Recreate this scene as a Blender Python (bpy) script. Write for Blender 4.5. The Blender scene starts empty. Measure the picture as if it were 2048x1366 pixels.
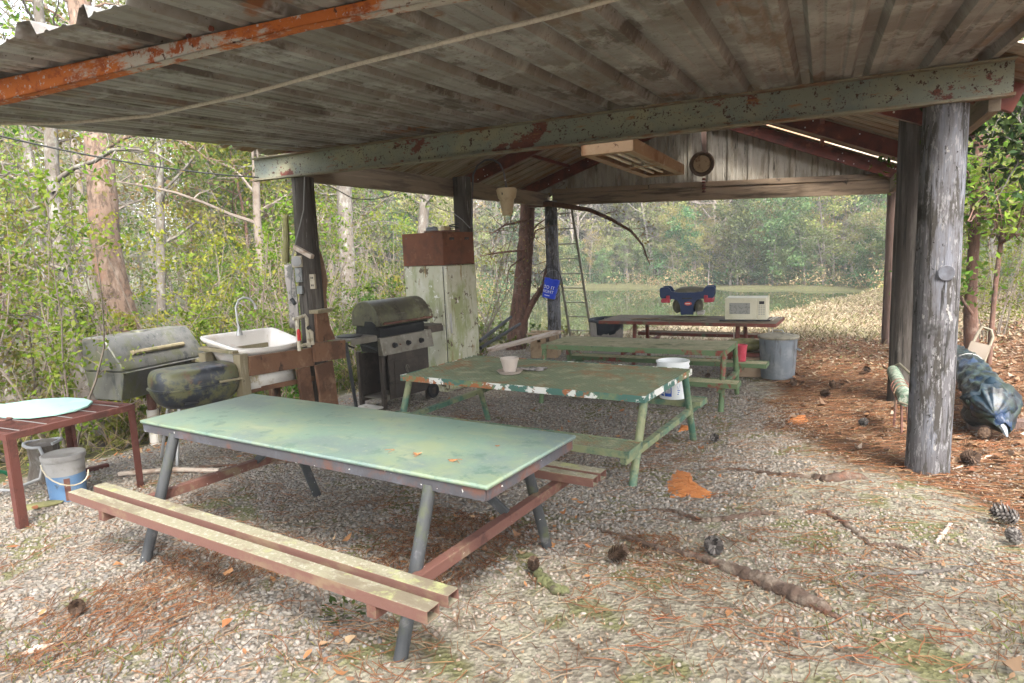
import bpy, math, random
import numpy as np
from mathutils import Vector, Matrix, noise as mnoise
R = math.radians
SC = bpy.context.scene
COL = SC.collection
random.seed(7); RNG = np.random.default_rng(7)

# ------------------------------------------------------------------ photo -> place
FPX, PITCH, ROLL, CAMH = 1298.1157, 0.1372718, -0.0398774, 1.71092
CAM = Vector((-0.672, -5.266, 1.711)); _YAW = 0.4464
def ray(u, v):
    a, b = u - 1024, v - 683
    cr, sr, cp, sp = math.cos(ROLL), math.sin(ROLL), math.cos(PITCH), math.sin(PITCH)
    x = (a*cr + b*sr)/FPX; w = -(-a*sr + b*cr)/FPX
    q = Vector((x, cp + w*sp, -sp + w*cp))
    c, s = math.cos(_YAW), math.sin(_YAW)
    return Vector((c*q.x - s*q.y, s*q.x + c*q.y, q.z))
def Z(u, v, z): r = ray(u, v); return CAM + r*((z - CAM.z)/r.z)
def Y(u, v, y): r = ray(u, v); return CAM + r*((y - CAM.y)/r.y)
def X(u, v, x): r = ray(u, v); return CAM + r*((x - CAM.x)/r.x)
def T(u, v, t): return CAM + ray(u, v)*t

# ------------------------------------------------------------------ mesh builder
class MB:
    def __init__(s): s.v = []; s.f = []
    def add(s, vs, fs, M=None):
        k = len(s.v)
        s.v += [(M @ Vector(p)) if M else Vector(p) for p in vs]
        s.f += [tuple(i + k for i in f) for f in fs]; return s
    def box(s, c, d, M=None, rz=0):
        x, y, z = d[0]/2, d[1]/2, d[2]/2
        vs = [(-x,-y,-z),(x,-y,-z),(x,y,-z),(-x,y,-z),(-x,-y,z),(x,-y,z),(x,y,z),(-x,y,z)]
        L = Matrix.Translation(c) @ Matrix.Rotation(rz, 4, 'Z')
        return s.add(vs, [(3,2,1,0),(4,5,6,7),(0,1,5,4),(1,2,6,5),(2,3,7,6),(3,0,4,7)], (M @ L) if M else L)
    def bar(s, p0, p1, w, h, up=(0,0,1), M=None):
        p0, p1 = Vector(p0), Vector(p1); d = (p1-p0).normalized(); up = Vector(up)
        sd = d.cross(up)
        if sd.length < 1e-4: sd = d.cross(Vector((1,0,0)))
        sd.normalize(); u = sd.cross(d)
        vs = [p + sd*a*w/2 + u*b*h/2 for p in (p0,p1) for a,b in ((-1,-1),(1,-1),(1,1),(-1,1))]
        return s.add(vs, [(0,1,2,3),(7,6,5,4),(0,4,5,1),(1,5,6,2),(2,6,7,3),(3,7,4,0)], M)
    def hollow(s, p0, p1, w, h, t, M=None):   # open rectangular tube
        p0, p1 = Vector(p0), Vector(p1); d = (p1-p0).normalized()
        sd = d.cross(Vector((0,0,1))).normalized(); u = sd.cross(d); vs = []
        for p in (p0, p1):
            for k in (0, t):
                for a, b in ((-1,-1),(1,-1),(1,1),(-1,1)): vs.append(p + sd*a*(w/2-k) + u*b*(h/2-k))
        fs = []
        for i in range(4):
            j = (i+1) % 4
            fs += [(i,8+i,8+j,j),(4+j,12+j,12+i,4+i),(i,j,4+j,4+i),(8+j,8+i,12+i,12+j)]
        return s.add(vs, fs, M)
    def tube(s, pts, r, n=8, cap=True, M=None, jit=0):
        pts = [Vector(p) for p in pts]; m = len(pts)
        rs = list(r) if hasattr(r, '__len__') else [r]*m
        vs = []; nrm = None
        for i, p in enumerate(pts):
            d = (pts[min(i+1,m-1)] - pts[max(i-1,0)]).normalized()
            if nrm is None:
                nrm = d.cross(Vector((0,0,1)))
                if nrm.length < .05: nrm = d.cross(Vector((1,0,0)))
            nrm = (nrm - d*nrm.dot(d)).normalized(); b = d.cross(nrm)
            for k in range(n):
                a = 2*math.pi*k/n; q = rs[i]*(1 + (random.uniform(-jit,jit) if jit else 0))
                vs.append(p + nrm*math.cos(a)*q + b*math.sin(a)*q)
        fs = [(i*n+k, i*n+(k+1)%n, (i+1)*n+(k+1)%n, (i+1)*n+k) for i in range(m-1) for k in range(n)]
        if cap: fs += [tuple(range(n))[::-1], tuple((m-1)*n+k for k in range(n))]
        return s.add(vs, fs, M)
    def lathe(s, prof, c=(0,0,0), n=24, M=None, sx=1, sy=1, cap=True):
        vs = []; m = len(prof)
        for r, z in prof:
            for k in range(n):
                a = 2*math.pi*k/n; vs.append((c[0]+r*math.cos(a)*sx, c[1]+r*math.sin(a)*sy, c[2]+z))
        fs = [(i*n+k, i*n+(k+1)%n, (i+1)*n+(k+1)%n, (i+1)*n+k) for i in range(m-1) for k in range(n)]
        if cap: fs += [tuple(range(n))[::-1], tuple((m-1)*n+k for k in range(n))]
        return s.add(vs, fs, M)
    def prism(s, poly, z0, z1, M=None):   # poly in xy extruded along z
        n = len(poly)
        vs = [(x,y,z0) for x,y in poly] + [(x,y,z1) for x,y in poly]
        fs = [tuple(range(n))[::-1], tuple(range(n,2*n))] + [(i,(i+1)%n,n+(i+1)%n,n+i) for i in range(n)]
        return s.add(vs, fs, M)
    def ball(s, c, r, n=10, m=7, M=None, jit=0):
        rx, ry, rz = r if hasattr(r,'__len__') else (r,r,r)
        vs = []; 
        for i in range(1, m):
            t = math.pi*i/m
            for k in range(n):
                a = 2*math.pi*k/n; j = 1+(random.uniform(-jit,jit) if jit else 0)
                vs.append((c[0]+rx*j*math.sin(t)*math.cos(a), c[1]+ry*j*math.sin(t)*math.sin(a), c[2]-rz*j*math.cos(t)))
        vs += [(c[0],c[1],c[2]-rz),(c[0],c[1],c[2]+rz)]
        fs = [(i*n+k, i*n+(k+1)%n, (i+1)*n+(k+1)%n, (i+1)*n+k) for i in range(m-2) for k in range(n)]
        b = (m-1)*n
        fs += [(b, (k+1)%n, k) for k in range(n)] + [(b+1, (m-2)*n+k, (m-2)*n+(k+1)%n) for k in range(n)]
        return s.add(vs, fs, M)
    def build(s, name, mat, parent=None, local=False, bevel=0, smooth=True, ang=35, origin=None, solid=0):
        me = bpy.data.meshes.new(name)
        W = Matrix.Identity(4)
        if parent is not None and not local:
            q = parent
            while q is not None: W = q.matrix_basis @ W; q = q.parent
            W = W.inverted()
        if origin is not None: W = Matrix.Translation(-Vector(origin))
        me.from_pydata([tuple(W @ p) for p in s.v], [], s.f); me.update()
        o = bpy.data.objects.new(name, me); COL.objects.link(o)
        if origin is not None: o.location = origin
        if parent is not None: o.parent = parent
        for m in (mat if isinstance(mat, (list,tuple)) else [mat]): me.materials.append(m)
        if smooth:
            me.polygons.foreach_set('use_smooth', [True]*len(me.polygons)); me.set_sharp_from_angle(angle=R(ang))
        if solid:
            d = o.modifiers.new('solid','SOLIDIFY'); d.thickness = solid; d.offset = 0
        if bevel:
            b = o.modifiers.new('bevel','BEVEL'); b.width = bevel; b.segments = 2; b.limit_method = 'ANGLE'; b.angle_limit = R(40)
        return o
def np_mesh(name, verts, faces_n, mat, parent=None, smooth=False):
    """verts (N,3); every face has faces_n consecutive vertices, or faces_n is an (M,k) index array"""
    verts = np.asarray(verts, np.float32)
    idx = np.arange(len(verts)).reshape(-1, faces_n) if isinstance(faces_n, int) else np.asarray(faces_n)
    me = bpy.data.meshes.new(name); me.vertices.add(len(verts)); me.vertices.foreach_set('co', verts.ravel())
    k = idx.shape[1]; me.loops.add(idx.size); me.loops.foreach_set('vertex_index', idx.ravel().astype(np.int32))
    me.polygons.add(len(idx)); me.polygons.foreach_set('loop_start', (np.arange(len(idx))*k).astype(np.int32))
    me.update(calc_edges=True); me.validate()
    if smooth: me.polygons.foreach_set('use_smooth', [True]*len(me.polygons))
    me.materials.append(mat); o = bpy.data.objects.new(name, me); COL.objects.link(o)
    if parent is not None: o.parent = parent
    return o
def tag(o, label=None, cat=None, group=None, kind=None):
    if label: o['label'] = label
    if cat: o['category'] = cat
    if group: o['group'] = group
    if kind: o['kind'] = kind
    return o
def thing(name, label, cat, loc=(0,0,0), rz=0, group=None):
    o = bpy.data.objects.new(name, None); COL.objects.link(o); o.empty_display_size = .1
    o.location = loc; o.rotation_euler = (0,0,rz)
    o.matrix_basis = Matrix.Translation(Vector(loc)) @ Matrix.Rotation(rz,4,'Z')
    return tag(o, label, cat, group)
def dup(o, loc, rz=0, sc=1.0, label=None, parent=None, tilt=(0,0)):
    c = o.copy(); COL.objects.link(c)
    if parent is None:
        c.location = loc; c.rotation_euler = (tilt[0],tilt[1],rz); c.scale = (sc,sc,sc) if not hasattr(sc,'__len__') else sc
        if label: c['label'] = label
    else: c.parent = parent
    for ch in list(o.children): dup(ch, None, parent=c)
    return c

# ------------------------------------------------------------------ materials
_seed = [0]
def mat(name, col, layers=(), rough=.7, metal=0., bump=0., bscale=60, bstretch=(1,1,1), spec=.35, transl=0, island=None, objvar=0, alpha=None):
    """layers: (colour, scale, lo, hi[, stretch, detail, top]) painted, rusty, mossy patches of one's own shape"""
    m = bpy.data.materials.new(name); m.use_nodes = True; nt = m.node_tree; N = nt.nodes; L = nt.links
    N.clear(); out = N.new('ShaderNodeOutputMaterial'); tc = N.new('ShaderNodeTexCoord')
    def noise(scale, stretch, detail, rough_=.68):
        mp = N.new('ShaderNodeMapping'); _seed[0] += 1
        mp.inputs['Location'].default_value = (_seed[0]*3.17 % 40, _seed[0]*7.31 % 40, _seed[0]*1.93 % 40)
        mp.inputs['Scale'].default_value = stretch; L.new(tc.outputs['Object'], mp.inputs['Vector'])
        n = N.new('ShaderNodeTexNoise'); n.inputs['Scale'].default_value = scale; n.inputs['Detail'].default_value = detail
        n.inputs['Roughness'].default_value = rough_; L.new(mp.outputs[0], n.inputs['Vector']); return n.outputs['Fac']
    def rgb(c):
        r = N.new('ShaderNodeRGB'); r.outputs[0].default_value = (*c, 1); return r.outputs[0]
    cur = rgb(col)
    if island:
        g = N.new('ShaderNodeNewGeometry'); cr = N.new('ShaderNodeValToRGB'); e = cr.color_ramp.elements
        cr.color_ramp.interpolation = 'LINEAR'
        while len(e) < len(island): e.new(.5)
        for i, c in enumerate(island): e[i].position = i/(len(island)-1); e[i].color = (*c, 1)
        L.new(g.outputs['Random Per Island'], cr.inputs[0]); cur = cr.outputs[0]
    for ly in layers:
        c, sc, lo, hi = ly[:4]; st = ly[4] if len(ly) > 4 and ly[4] else (1,1,1); dt = ly[5] if len(ly) > 5 and ly[5] is not None else 5
        f = noise(sc, st, dt)
        mr = N.new('ShaderNodeMapRange'); mr.interpolation_type = 'SMOOTHSTEP'
        mr.inputs['From Min'].default_value = lo; mr.inputs['From Max'].default_value = hi; L.new(f, mr.inputs['Value']); fac = mr.outputs[0]
        if len(ly) > 6 and ly[6]:     # settles on upward faces only
            g = N.new('ShaderNodeNewGeometry'); sx = N.new('ShaderNodeSeparateXYZ'); L.new(g.outputs['Normal'], sx.inputs[0])
            m2 = N.new('ShaderNodeMapRange'); m2.inputs['From Min'].default_value = .3; m2.inputs['From Max'].default_value = .8
            L.new(sx.outputs['Z'], m2.inputs['Value']); mu = N.new('ShaderNodeMath'); mu.operation = 'MULTIPLY'
            L.new(fac, mu.inputs[0]); L.new(m2.outputs[0], mu.inputs[1]); fac = mu.outputs[0]
        mx = N.new('ShaderNodeMix'); mx.data_type = 'RGBA'; L.new(fac, mx.inputs['Factor']); L.new(cur, mx.inputs[6]); L.new(rgb(c), mx.inputs[7]); cur = mx.outputs[2]
    if objvar:
        oi = N.new('ShaderNodeObjectInfo'); hs = N.new('ShaderNodeHueSaturation')
        a = N.new('ShaderNodeMapRange'); a.inputs['To Min'].default_value = .5-.09*objvar; a.inputs['To Max'].default_value = .5+.05*objvar
        L.new(oi.outputs['Random'], a.inputs['Value']); L.new(a.outputs[0], hs.inputs['Hue'])
        b = N.new('ShaderNodeMath'); b.operation = 'MULTIPLY'; b.inputs[1].default_value = 7.77; L.new(oi.outputs['Random'], b.inputs[0])
        fr = N.new('ShaderNodeMath'); fr.operation = 'FRACT'; L.new(b.outputs[0], fr.inputs[0])
        v = N.new('ShaderNodeMapRange'); v.inputs['To Min'].default_value = 1-.4*objvar; v.inputs['To Max'].default_value = 1+.4*objvar
        L.new(fr.outputs[0], v.inputs['Value']); L.new(v.outputs[0], hs.inputs['Value']); L.new(cur, hs.inputs['Color']); cur = hs.outputs[0]
    bs = N.new('ShaderNodeBsdfPrincipled'); L.new(cur, bs.inputs['Base Color'])
    bs.inputs['Roughness'].default_value = rough; bs.inputs['Metallic'].default_value = metal; bs.inputs['Specular IOR Level'].default_value = spec
    if bump:
        bp = N.new('ShaderNodeBump'); bp.inputs['Strength'].default_value = min(1, bump); bp.inputs['Distance'].default_value = .01*max(1,bump)
        L.new(noise(bscale, bstretch, 5, .65), bp.inputs['Height']); L.new(bp.outputs[0], bs.inputs['Normal'])
    sh = bs.outputs[0]
    if transl:
        t = N.new('ShaderNodeBsdfTranslucent'); L.new(cur, t.inputs['Color']); ms = N.new('ShaderNodeMixShader'); ms.inputs[0].default_value = transl
        L.new(sh, ms.inputs[1]); L.new(t.outputs[0], ms.inputs[2]); sh = ms.outputs[0]
    L.new(sh, out.inputs['Surface']); return m
M = {}
rust, drust, orange = (.16,.055,.025), (.07,.028,.018), (.42,.11,.018)
M['sheet'] = mat('weathered_sheet_metal', (.30,.295,.285), [((.21,.19,.17),1.1,.42,.60), ((.40,.40,.395),2.3,.50,.62), ((.12,.10,.085),3.2,.54,.64,(1.3,.6,1)), ((.19,.13,.09),2.0,.56,.66,(1,.4,1)), ((.24,.21,.18),22,.54,.68), ((.06,.05,.04),48,.63,.68), ((.26,.11,.05),1.7,.62,.70)], rough=.55, metal=.25, bump=.08, bscale=40)
M['sheet_gable'] = mat('mouldy_gable_sheet', (.38,.35,.30), [((.24,.21,.165),5,.42,.62,(1.6,1,.3)), ((.05,.045,.035),9,.57,.70,(2,1,.25)), ((.32,.30,.26),3,.55,.75)], rough=.65, bump=.3, bscale=20)
M['sheet_roof'] = mat('rusty_roof_sheet', (.27,.225,.17), [((.22,.12,.06),3,.42,.62,(.3,1.5,1)), ((.13,.075,.04),7,.50,.68,(.2,2.5,1)), ((.36,.33,.28),11,.56,.74,(.3,2,1))], rough=.55, metal=.15, bump=.2, bscale=20)
M['green_beam'] = mat('green_painted_beam', (.20,.215,.175), [((.27,.26,.17),1.3,.45,.7), ((.15,.18,.175),4,.5,.75), ((.13,.035,.025),3.6,.57,.60,(.7,1,1),12), ((.05,.022,.015),24,.585,.62,None,7), ((.05,.022,.015),60,.62,.66,None,3), ((.24,.12,.05),9,.57,.70,(.5,1,2))], rough=.55, bump=.25, bscale=50)
M['flange'] = mat('rust_streaked_flange', (.22,.205,.15), [((.19,.10,.05),5,.46,.62,(.6,1,1)), ((.07,.03,.02),22,.60,.68)], rough=.7, bump=.3, bscale=60)
M['rusty_beam'] = mat('orange_rusted_beam', (.42,.39,.35), [((.46,.125,.02),2.8,.49,.55,(.5,1,1.4),12), ((.30,.07,.014),15,.50,.60,(.7,1,1),8), ((.45,.43,.40),26,.58,.64,None,7), ((.08,.03,.02),17,.61,.65,None,8)], rough=.8, bump=.5, bscale=55)
M['eave_wood'] = mat('grey_eave_board', (.23,.185,.135), [((.13,.10,.075),4,.45,.65,(3,.25,3)), ((.32,.26,.20),9,.55,.72,(4,.2,4))], rough=.8, bump=.3, bscale=25, bstretch=(3,.3,3))
M['back_wood'] = mat('brown_back_beam', (.27,.20,.14), [((.09,.065,.047),4,.45,.65,(.25,3,3)), ((.26,.20,.14),7,.55,.75,(.2,4,4)), ((.02,.018,.015),2.5,.63,.72)], rough=.8, bump=.3, bscale=25, bstretch=(.3,3,3))
M['red_steel'] = mat('red_oxide_steel', (.15,.036,.022), [((.07,.02,.014),4,.42,.62), ((.26,.09,.045),8,.58,.72)], rough=.55, bump=.15, bscale=30)
M['hole_light'] = mat('pale_hole_light', (.75,.75,.72), rough=.35, metal=.3)  # pale colour standing for daylight seen through the rafter holes
M['post'] = mat('weathered_grey_post', (.105,.10,.105), [((.15,.155,.18),3,.44,.60,(1.5,1.5,.35)), ((.05,.045,.04),7,.50,.58,(2,2,.35)), ((.20,.195,.20),22,.55,.62,(1.6,1.6,.45)), ((.018,.016,.014),16,.565,.62,(2.6,2.6,.10)), ((.27,.26,.25),15,.645,.67,(1,1,.5)), ((.02,.019,.015),30,.62,.66,(1,1,.6)), ((.022,.02,.017),1.3,.55,.66)], rough=.85, bump=1.0, bscale=24, bstretch=(3,3,.18))
M['post_dark'] = mat('blackened_post', (.06,.05,.042), [((.13,.115,.10),5,.46,.66,(2,2,.18)), ((.02,.018,.015),14,.55,.66,(2.5,2.5,.1)), ((.26,.24,.22),11,.62,.72,(2,2,.2))], rough=.9, bump=1.0, bscale=24, bstretch=(3,3,.18))
M['post_brown'] = mat('brown_post', (.13,.085,.07), [((.07,.045,.036),6,.46,.66,(2,2,.15)), ((.24,.18,.16),12,.58,.7,(2,2,.12))], rough=.9, bump=.8, bscale=24, bstretch=(3,3,.18))
M['cloth'] = mat('faded_green_vinyl', (.155,.235,.188), [((.215,.26,.165),1.7,.45,.66,(1,1.4,1)), ((.14,.19,.18),1.6,.44,.6), ((.25,.28,.19),3.2,.56,.70,(.6,2,1)), ((.10,.165,.135),7,.56,.66), ((.21,.25,.19),38,.56,.66), ((.5,.55,.5),60,.72,.76)], rough=.36, spec=.5, bump=.12, bscale=6)
M['dark_steel'] = mat('chipped_dark_steel', (.068,.066,.074), [((.125,.06,.045),6,.5,.68), ((.10,.105,.125),5,.5,.7), ((.7,.69,.66),24,.685,.70,None,3)], rough=.55, bump=.2, bscale=40)
M['leg_steel'] = mat('dark_mossy_pipe', (.052,.055,.058), [((.075,.085,.045),5,.5,.68), ((.13,.125,.13),7,.56,.7), ((.6,.58,.55),30,.70,.715,None,3)], rough=.5, bump=.2, bscale=50)
M['rust_bar'] = mat('brown_primer_bar', (.14,.062,.047), [((.21,.16,.10),6,.5,.7), ((.07,.03,.024),8,.55,.7), ((.55,.5,.46),30,.69,.71,None,3)], rough=.7, bump=.2, bscale=50)
M['seat_tube'] = mat('lichened_seat_tube', (.17,.085,.066), [((.23,.16,.10),4,.5,.68,(.5,1,1)), ((.25,.23,.155),14,.20,.46,None,6,True), ((.36,.34,.27),60,.52,.62,None,5,True), ((.17,.14,.095),5,.50,.62,(.4,1,1),8,True), ((.30,.31,.14),5,.56,.68,None,5,True)], rough=.85, bump=.35, bscale=90)
M['green_steel'] = mat('peeling_green_steel', (.07,.15,.105), [((.22,.235,.125),4,.38,.58), ((.035,.075,.06),7,.52,.7), ((.62,.62,.58),6.5,.665,.68,(.7,1,1),6), ((.40,.11,.035),8,.665,.70,None,5), ((.22,.24,.13),12,.45,.68,None,4,True)], rough=.6, bump=.25, bscale=50)
M['green_flaking'] = mat('flaking_green_edge', (.065,.15,.12), [((.17,.21,.10),2.5,.48,.62), ((.33,.12,.045),4.2,.53,.58,(1,1,1.4),7), ((.68,.68,.63),4.7,.535,.555,(1,1,1.4),7), ((.26,.25,.14),12,.5,.7,None,4,True)], rough=.6, bump=.35, bscale=50)
M['green_mesh'] = mat('green_expanded_mesh', (.155,.18,.11), [((.22,.135,.07),2.2,.50,.64), ((.26,.255,.16),5,.50,.66), ((.24,.12,.05),9,.62,.7)], rough=.7)
M['moss_top'] = mat('mossy_table_top', (.28,.275,.165), [((.38,.34,.22),5,.45,.65), ((.12,.135,.06),2.5,.52,.68), ((.22,.14,.07),9,.6,.7), ((.10,.09,.05),35,.62,.7)], rough=.85, bump=.3, bscale=60)
M['green_red'] = mat('green_over_red_steel', (.105,.165,.08), [((.20,.045,.035),3.6,.55,.62), ((.15,.165,.085),7,.5,.7), ((.03,.045,.03),12,.6,.7)], rough=.65, bump=.25, bscale=50)
M['red_table'] = mat('worn_red_steel', (.155,.045,.032), [((.09,.05,.035),5,.48,.66), ((.10,.12,.065),4,.56,.68), ((.3,.22,.16),20,.64,.7)], rough=.7, bump=.25, bscale=50)
M['board_top'] = mat('weathered_board_top', (.145,.11,.075), [((.24,.20,.14),5,.46,.66,(.3,2,1)), ((.10,.105,.055),3,.54,.68)], rough=.85, bump=.3, bscale=30)
M['smoker'] = mat('algae_grey_sheet', (.12,.12,.112), [((.105,.11,.065),3.5,.46,.62,(1.4,1.4,.5)), ((.055,.058,.06),6,.52,.68,(2,2,.5)), ((.5,.5,.48),45,.67,.70), ((.19,.188,.178),5,.42,.66,None,5,True)], rough=.45, metal=.25, bump=.15, bscale=30)
M['kettle'] = mat('burnt_black_enamel', (.025,.028,.035), [((.12,.12,.06),4,.46,.56), ((.13,.075,.045),4,.56,.64), ((.16,.165,.165),7,.52,.70,None,5,True), ((.035,.045,.065),9,.5,.7)], rough=.38, spec=.5, bump=.2, bscale=40)
M['grill_lid'] = mat('algae_grill_lid', (.125,.118,.085), [((.185,.185,.10),3.4,.45,.65), ((.06,.05,.04),6,.52,.7), ((.27,.26,.20),8,.55,.72,None,5,True)], rough=.5, metal=.3, bump=.15, bscale=40)
M['grill_steel'] = mat('dull_grill_panel', (.23,.21,.175), [((.15,.125,.095),5,.45,.68), ((.30,.28,.24),12,.55,.7)], rough=.45, metal=.4)
M['grill_dark'] = mat('dark_grill_cabinet', (.062,.05,.042), [((.10,.08,.065),4,.45,.68), ((.03,.025,.022),9,.55,.7)], rough=.55, metal=.2)
M['black'] = mat('black_plastic', (.02,.02,.022), [((.045,.045,.045),9,.5,.7)], rough=.5)
M['white_sink'] = mat('stained_white_enamel', (.72,.68,.63), [((.58,.47,.38),2.2,.52,.72), ((.42,.33,.18),5,.64,.74,(2,2,.4))], rough=.3, spec=.5)
M['sink_white2'] = mat('grimy_white_panel', (.62,.59,.54), [((.33,.27,.15),6,.52,.68), ((.22,.19,.14),14,.6,.72)], rough=.5)
M['lumber'] = mat('brown_wet_lumber', (.175,.088,.048), [((.095,.046,.026),4,.46,.62,(3,.5,.5)), ((.26,.16,.095),7,.53,.7,(4,.5,.5)), ((.045,.025,.017),13,.60,.68,(2,.5,.3)), ((.30,.24,.16),6,.45,.68,None,5,True)], rough=.8, bump=.4, bscale=30)
M['lumber_grey'] = mat('mossy_grey_lumber', (.24,.20,.125), [((.16,.15,.075),4,.46,.66,(2,2,.3)), ((.33,.29,.21),9,.55,.72,(3,3,.3)), ((.06,.05,.035),20,.64,.7)], rough=.85, bump=.4, bscale=30)
M['fridge'] = mat('algae_white_enamel', (.50,.49,.38), [((.31,.335,.17),2.3,.44,.60,(1.3,1.3,.5)), ((.58,.57,.50),4,.52,.7), ((.23,.25,.125),5,.55,.72,(2,2,.25)), ((.13,.10,.065),6,.60,.62,None,8), ((.26,.17,.07),3,.60,.68,(3,3,.5)), ((.75,.74,.70),9,.63,.65,None,7)], rough=.45, bump=.15, bscale=20)
M['rust_box'] = mat('rust_brown_box', (.165,.062,.033), [((.105,.045,.027),3,.45,.66), ((.24,.105,.058),6,.55,.72), ((.05,.025,.018),25,.66,.72)], rough=.75, bump=.2, bscale=50)
M['blue_pail'] = mat('bright_blue_pail', (.012,.055,.55), rough=.35)
M['white_text'] = mat('white_print', (.8,.8,.8), rough=.5)
M['white_pail'] = mat('white_plastic_pail', (.68,.70,.70), [((.5,.5,.46),5,.55,.72)], rough=.4)
M['blue_print'] = mat('blue_label_print', (.03,.09,.40), rough=.5)
M['grey_print'] = mat('grey_label_print', (.36,.37,.40), [((.6,.6,.6),40,.5,.6)], rough=.5)
M['grey_pail'] = mat('grey_dusty_plastic', (.30,.295,.29), [((.20,.19,.17),6,.5,.7)], rough=.6)
M['dusty_blue'] = mat('dusty_blue_plastic', (.095,.185,.33), [((.17,.23,.30),6,.5,.7), ((.04,.05,.06),5,.62,.7)], rough=.55)
M['wire'] = mat('grey_wire', (.25,.25,.24), rough=.5, metal=.4)
M['black_wire'] = mat('black_cable', (.02,.02,.02), rough=.6)
M['rope'] = mat('pale_rope', (.50,.46,.40), [((.38,.34,.29),60,.45,.65)], rough=.9)
M['zinc'] = mat('galvanised_zinc', (.21,.235,.26), [((.29,.31,.325),6,.45,.68), ((.12,.13,.135),9,.52,.7,(2,2,.25))], rough=.5, metal=.45, bump=.1)
M['lid_rust'] = mat('dusty_bin_lid', (.24,.22,.165), [((.13,.12,.09),6,.45,.65)], rough=.7)
M['trash'] = mat('grey_bin_plastic', (.31,.285,.26), [((.19,.165,.14),3,.5,.7)], rough=.55)
M['bag'] = mat('black_bin_liner', (.03,.037,.048), rough=.3, bump=.4, bscale=30)
M['mw'] = mat('cream_appliance', (.60,.57,.44), [((.48,.45,.31),3,.5,.7)], rough=.4)
M['mw_win'] = mat('grey_oven_window', (.30,.30,.275), [((.20,.20,.185),30,.5,.6)], rough=.25)
M['mw_key'] = mat('grey_keys', (.36,.35,.30), rough=.5)
M['navy'] = mat('navy_plastic', (.014,.032,.095), [((.03,.05,.12),6,.5,.7)], rough=.4)
M['clip_red'] = mat('faded_red_plastic', (.42,.045,.07), [((.52,.12,.13),6,.5,.7)], rough=.45)
M['emblem'] = mat('red_emblem', (.62,.10,.06), rough=.5)
M['cushion'] = mat('grey_green_canvas', (.155,.145,.105), [((.23,.22,.175),7,.5,.7), ((.085,.08,.06),5,.55,.7)], rough=.9, bump=.3)
M['tan_box'] = mat('tan_carton', (.34,.25,.17), [((.25,.18,.12),4,.5,.7)], rough=.85)
M['cream'] = mat('yellowed_plastic', (.50,.40,.26), [((.33,.23,.13),5,.5,.7)], rough=.5)
M['fixture'] = mat('rusted_cream_fixture', (.42,.27,.155), [((.28,.125,.05),3,.47,.66), ((.53,.42,.30),6,.55,.7), ((.13,.055,.025),12,.62,.7)], rough=.6)
M['fixture_in'] = mat('cream_reflector', (.60,.51,.40), [((.36,.22,.12),5,.55,.7)], rough=.5)
M['lamp_tube'] = mat('milky_glass_tube', (.70,.64,.54), rough=.25)
M['pot'] = mat('translucent_pot', (.66,.57,.50), rough=.4, transl=.25)
M['rag'] = mat('dirty_rag', (.33,.30,.28), [((.12,.12,.11),9,.5,.62)], rough=.95)
M['tan_cloth'] = mat('brown_towel', (.27,.165,.105), [((.35,.24,.165),4,.5,.7), ((.16,.095,.06),3,.55,.7)], rough=.95, bump=.4, bscale=120)
M['olive'] = mat('olive_pad', (.20,.19,.085), [((.11,.105,.05),6,.5,.7)], rough=.9)
M['pvc'] = mat('yellowed_pvc', (.52,.47,.36), [((.28,.22,.14),9,.52,.68)], rough=.5)
M['red_valve'] = mat('red_valve', (.55,.03,.03), rough=.4)
M['socket'] = mat('grey_outlet_box', (.24,.255,.255), [((.13,.14,.14),9,.5,.7)], rough=.5)
M['socket_tan'] = mat('tan_outlet_plate', (.42,.37,.28), [((.25,.2,.14),9,.55,.7)], rough=.5)
M['turq'] = mat('turquoise_lid', (.34,.58,.50), [((.45,.64,.56),3,.5,.7), ((.25,.45,.40),9,.6,.7)], rough=.5)
M['rack'] = mat('red_brown_angle_iron', (.105,.035,.026), [((.06,.024,.018),5,.48,.66), ((.17,.075,.05),9,.56,.7)], rough=.75, bump=.3, bscale=60)
M['alu'] = mat('grey_aluminium', (.42,.42,.42), [((.28,.28,.27),8,.5,.7)], rough=.4, metal=.6)
M['ladder'] = mat('grey_ladder', (.22,.21,.165), [((.30,.29,.24),9,.5,.7), ((.13,.115,.075),5,.55,.7)], rough=.6, metal=.2)
M['drift'] = mat('pale_weathered_plank', (.50,.42,.35), [((.33,.24,.18),5,.48,.66,(2,.4,2)), ((.07,.05,.04),30,.66,.7)], rough=.9, bump=.4)
M['pallet'] = mat('tan_pallet_wood', (.36,.26,.165), [((.22,.15,.09),5,.48,.66)], rough=.9, bump=.3)
M['yellow'] = mat('yellow_plastic', (.62,.33,.01), rough=.5)
M['tarp'] = mat('blue_green_camouflage_tarp', (.012,.026,.04), [((.02,.03,.022),4.2,.47,.51), ((.008,.010,.012),5.2,.51,.55), ((.04,.06,.065),8,.58,.62), ((.010,.026,.065),3,.56,.6)], rough=.4, spec=.4, bump=.8, bscale=14)
M['chair_pad'] = mat('brown_vinyl_chair', (.11,.085,.06), [((.15,.12,.09),5,.5,.7)], rough=.6)
M['chair_frame'] = mat('tan_tube_frame', (.16,.14,.10), rough=.5, metal=.2)
M['web'] = mat('green_white_webbing', (.27,.29,.24), [((.07,.12,.08),22,.46,.52,(1,6,1)), ((.15,.14,.11),9,.55,.65)], rough=.8)
M['brass'] = mat('rusted_dial', (.09,.055,.035), [((.2,.12,.07),9,.5,.7)], rough=.6)
M['dial'] = mat('faded_dial_face', (.42,.31,.19), [((.22,.13,.07),8,.48,.62), ((.58,.48,.33),5,.56,.7)], rough=.6)
M['hose'] = mat('green_hose', (.015,.16,.075), rough=.4)
M['grey_hose'] = mat('grey_hose', (.33,.33,.33), rough=.5)
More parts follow.
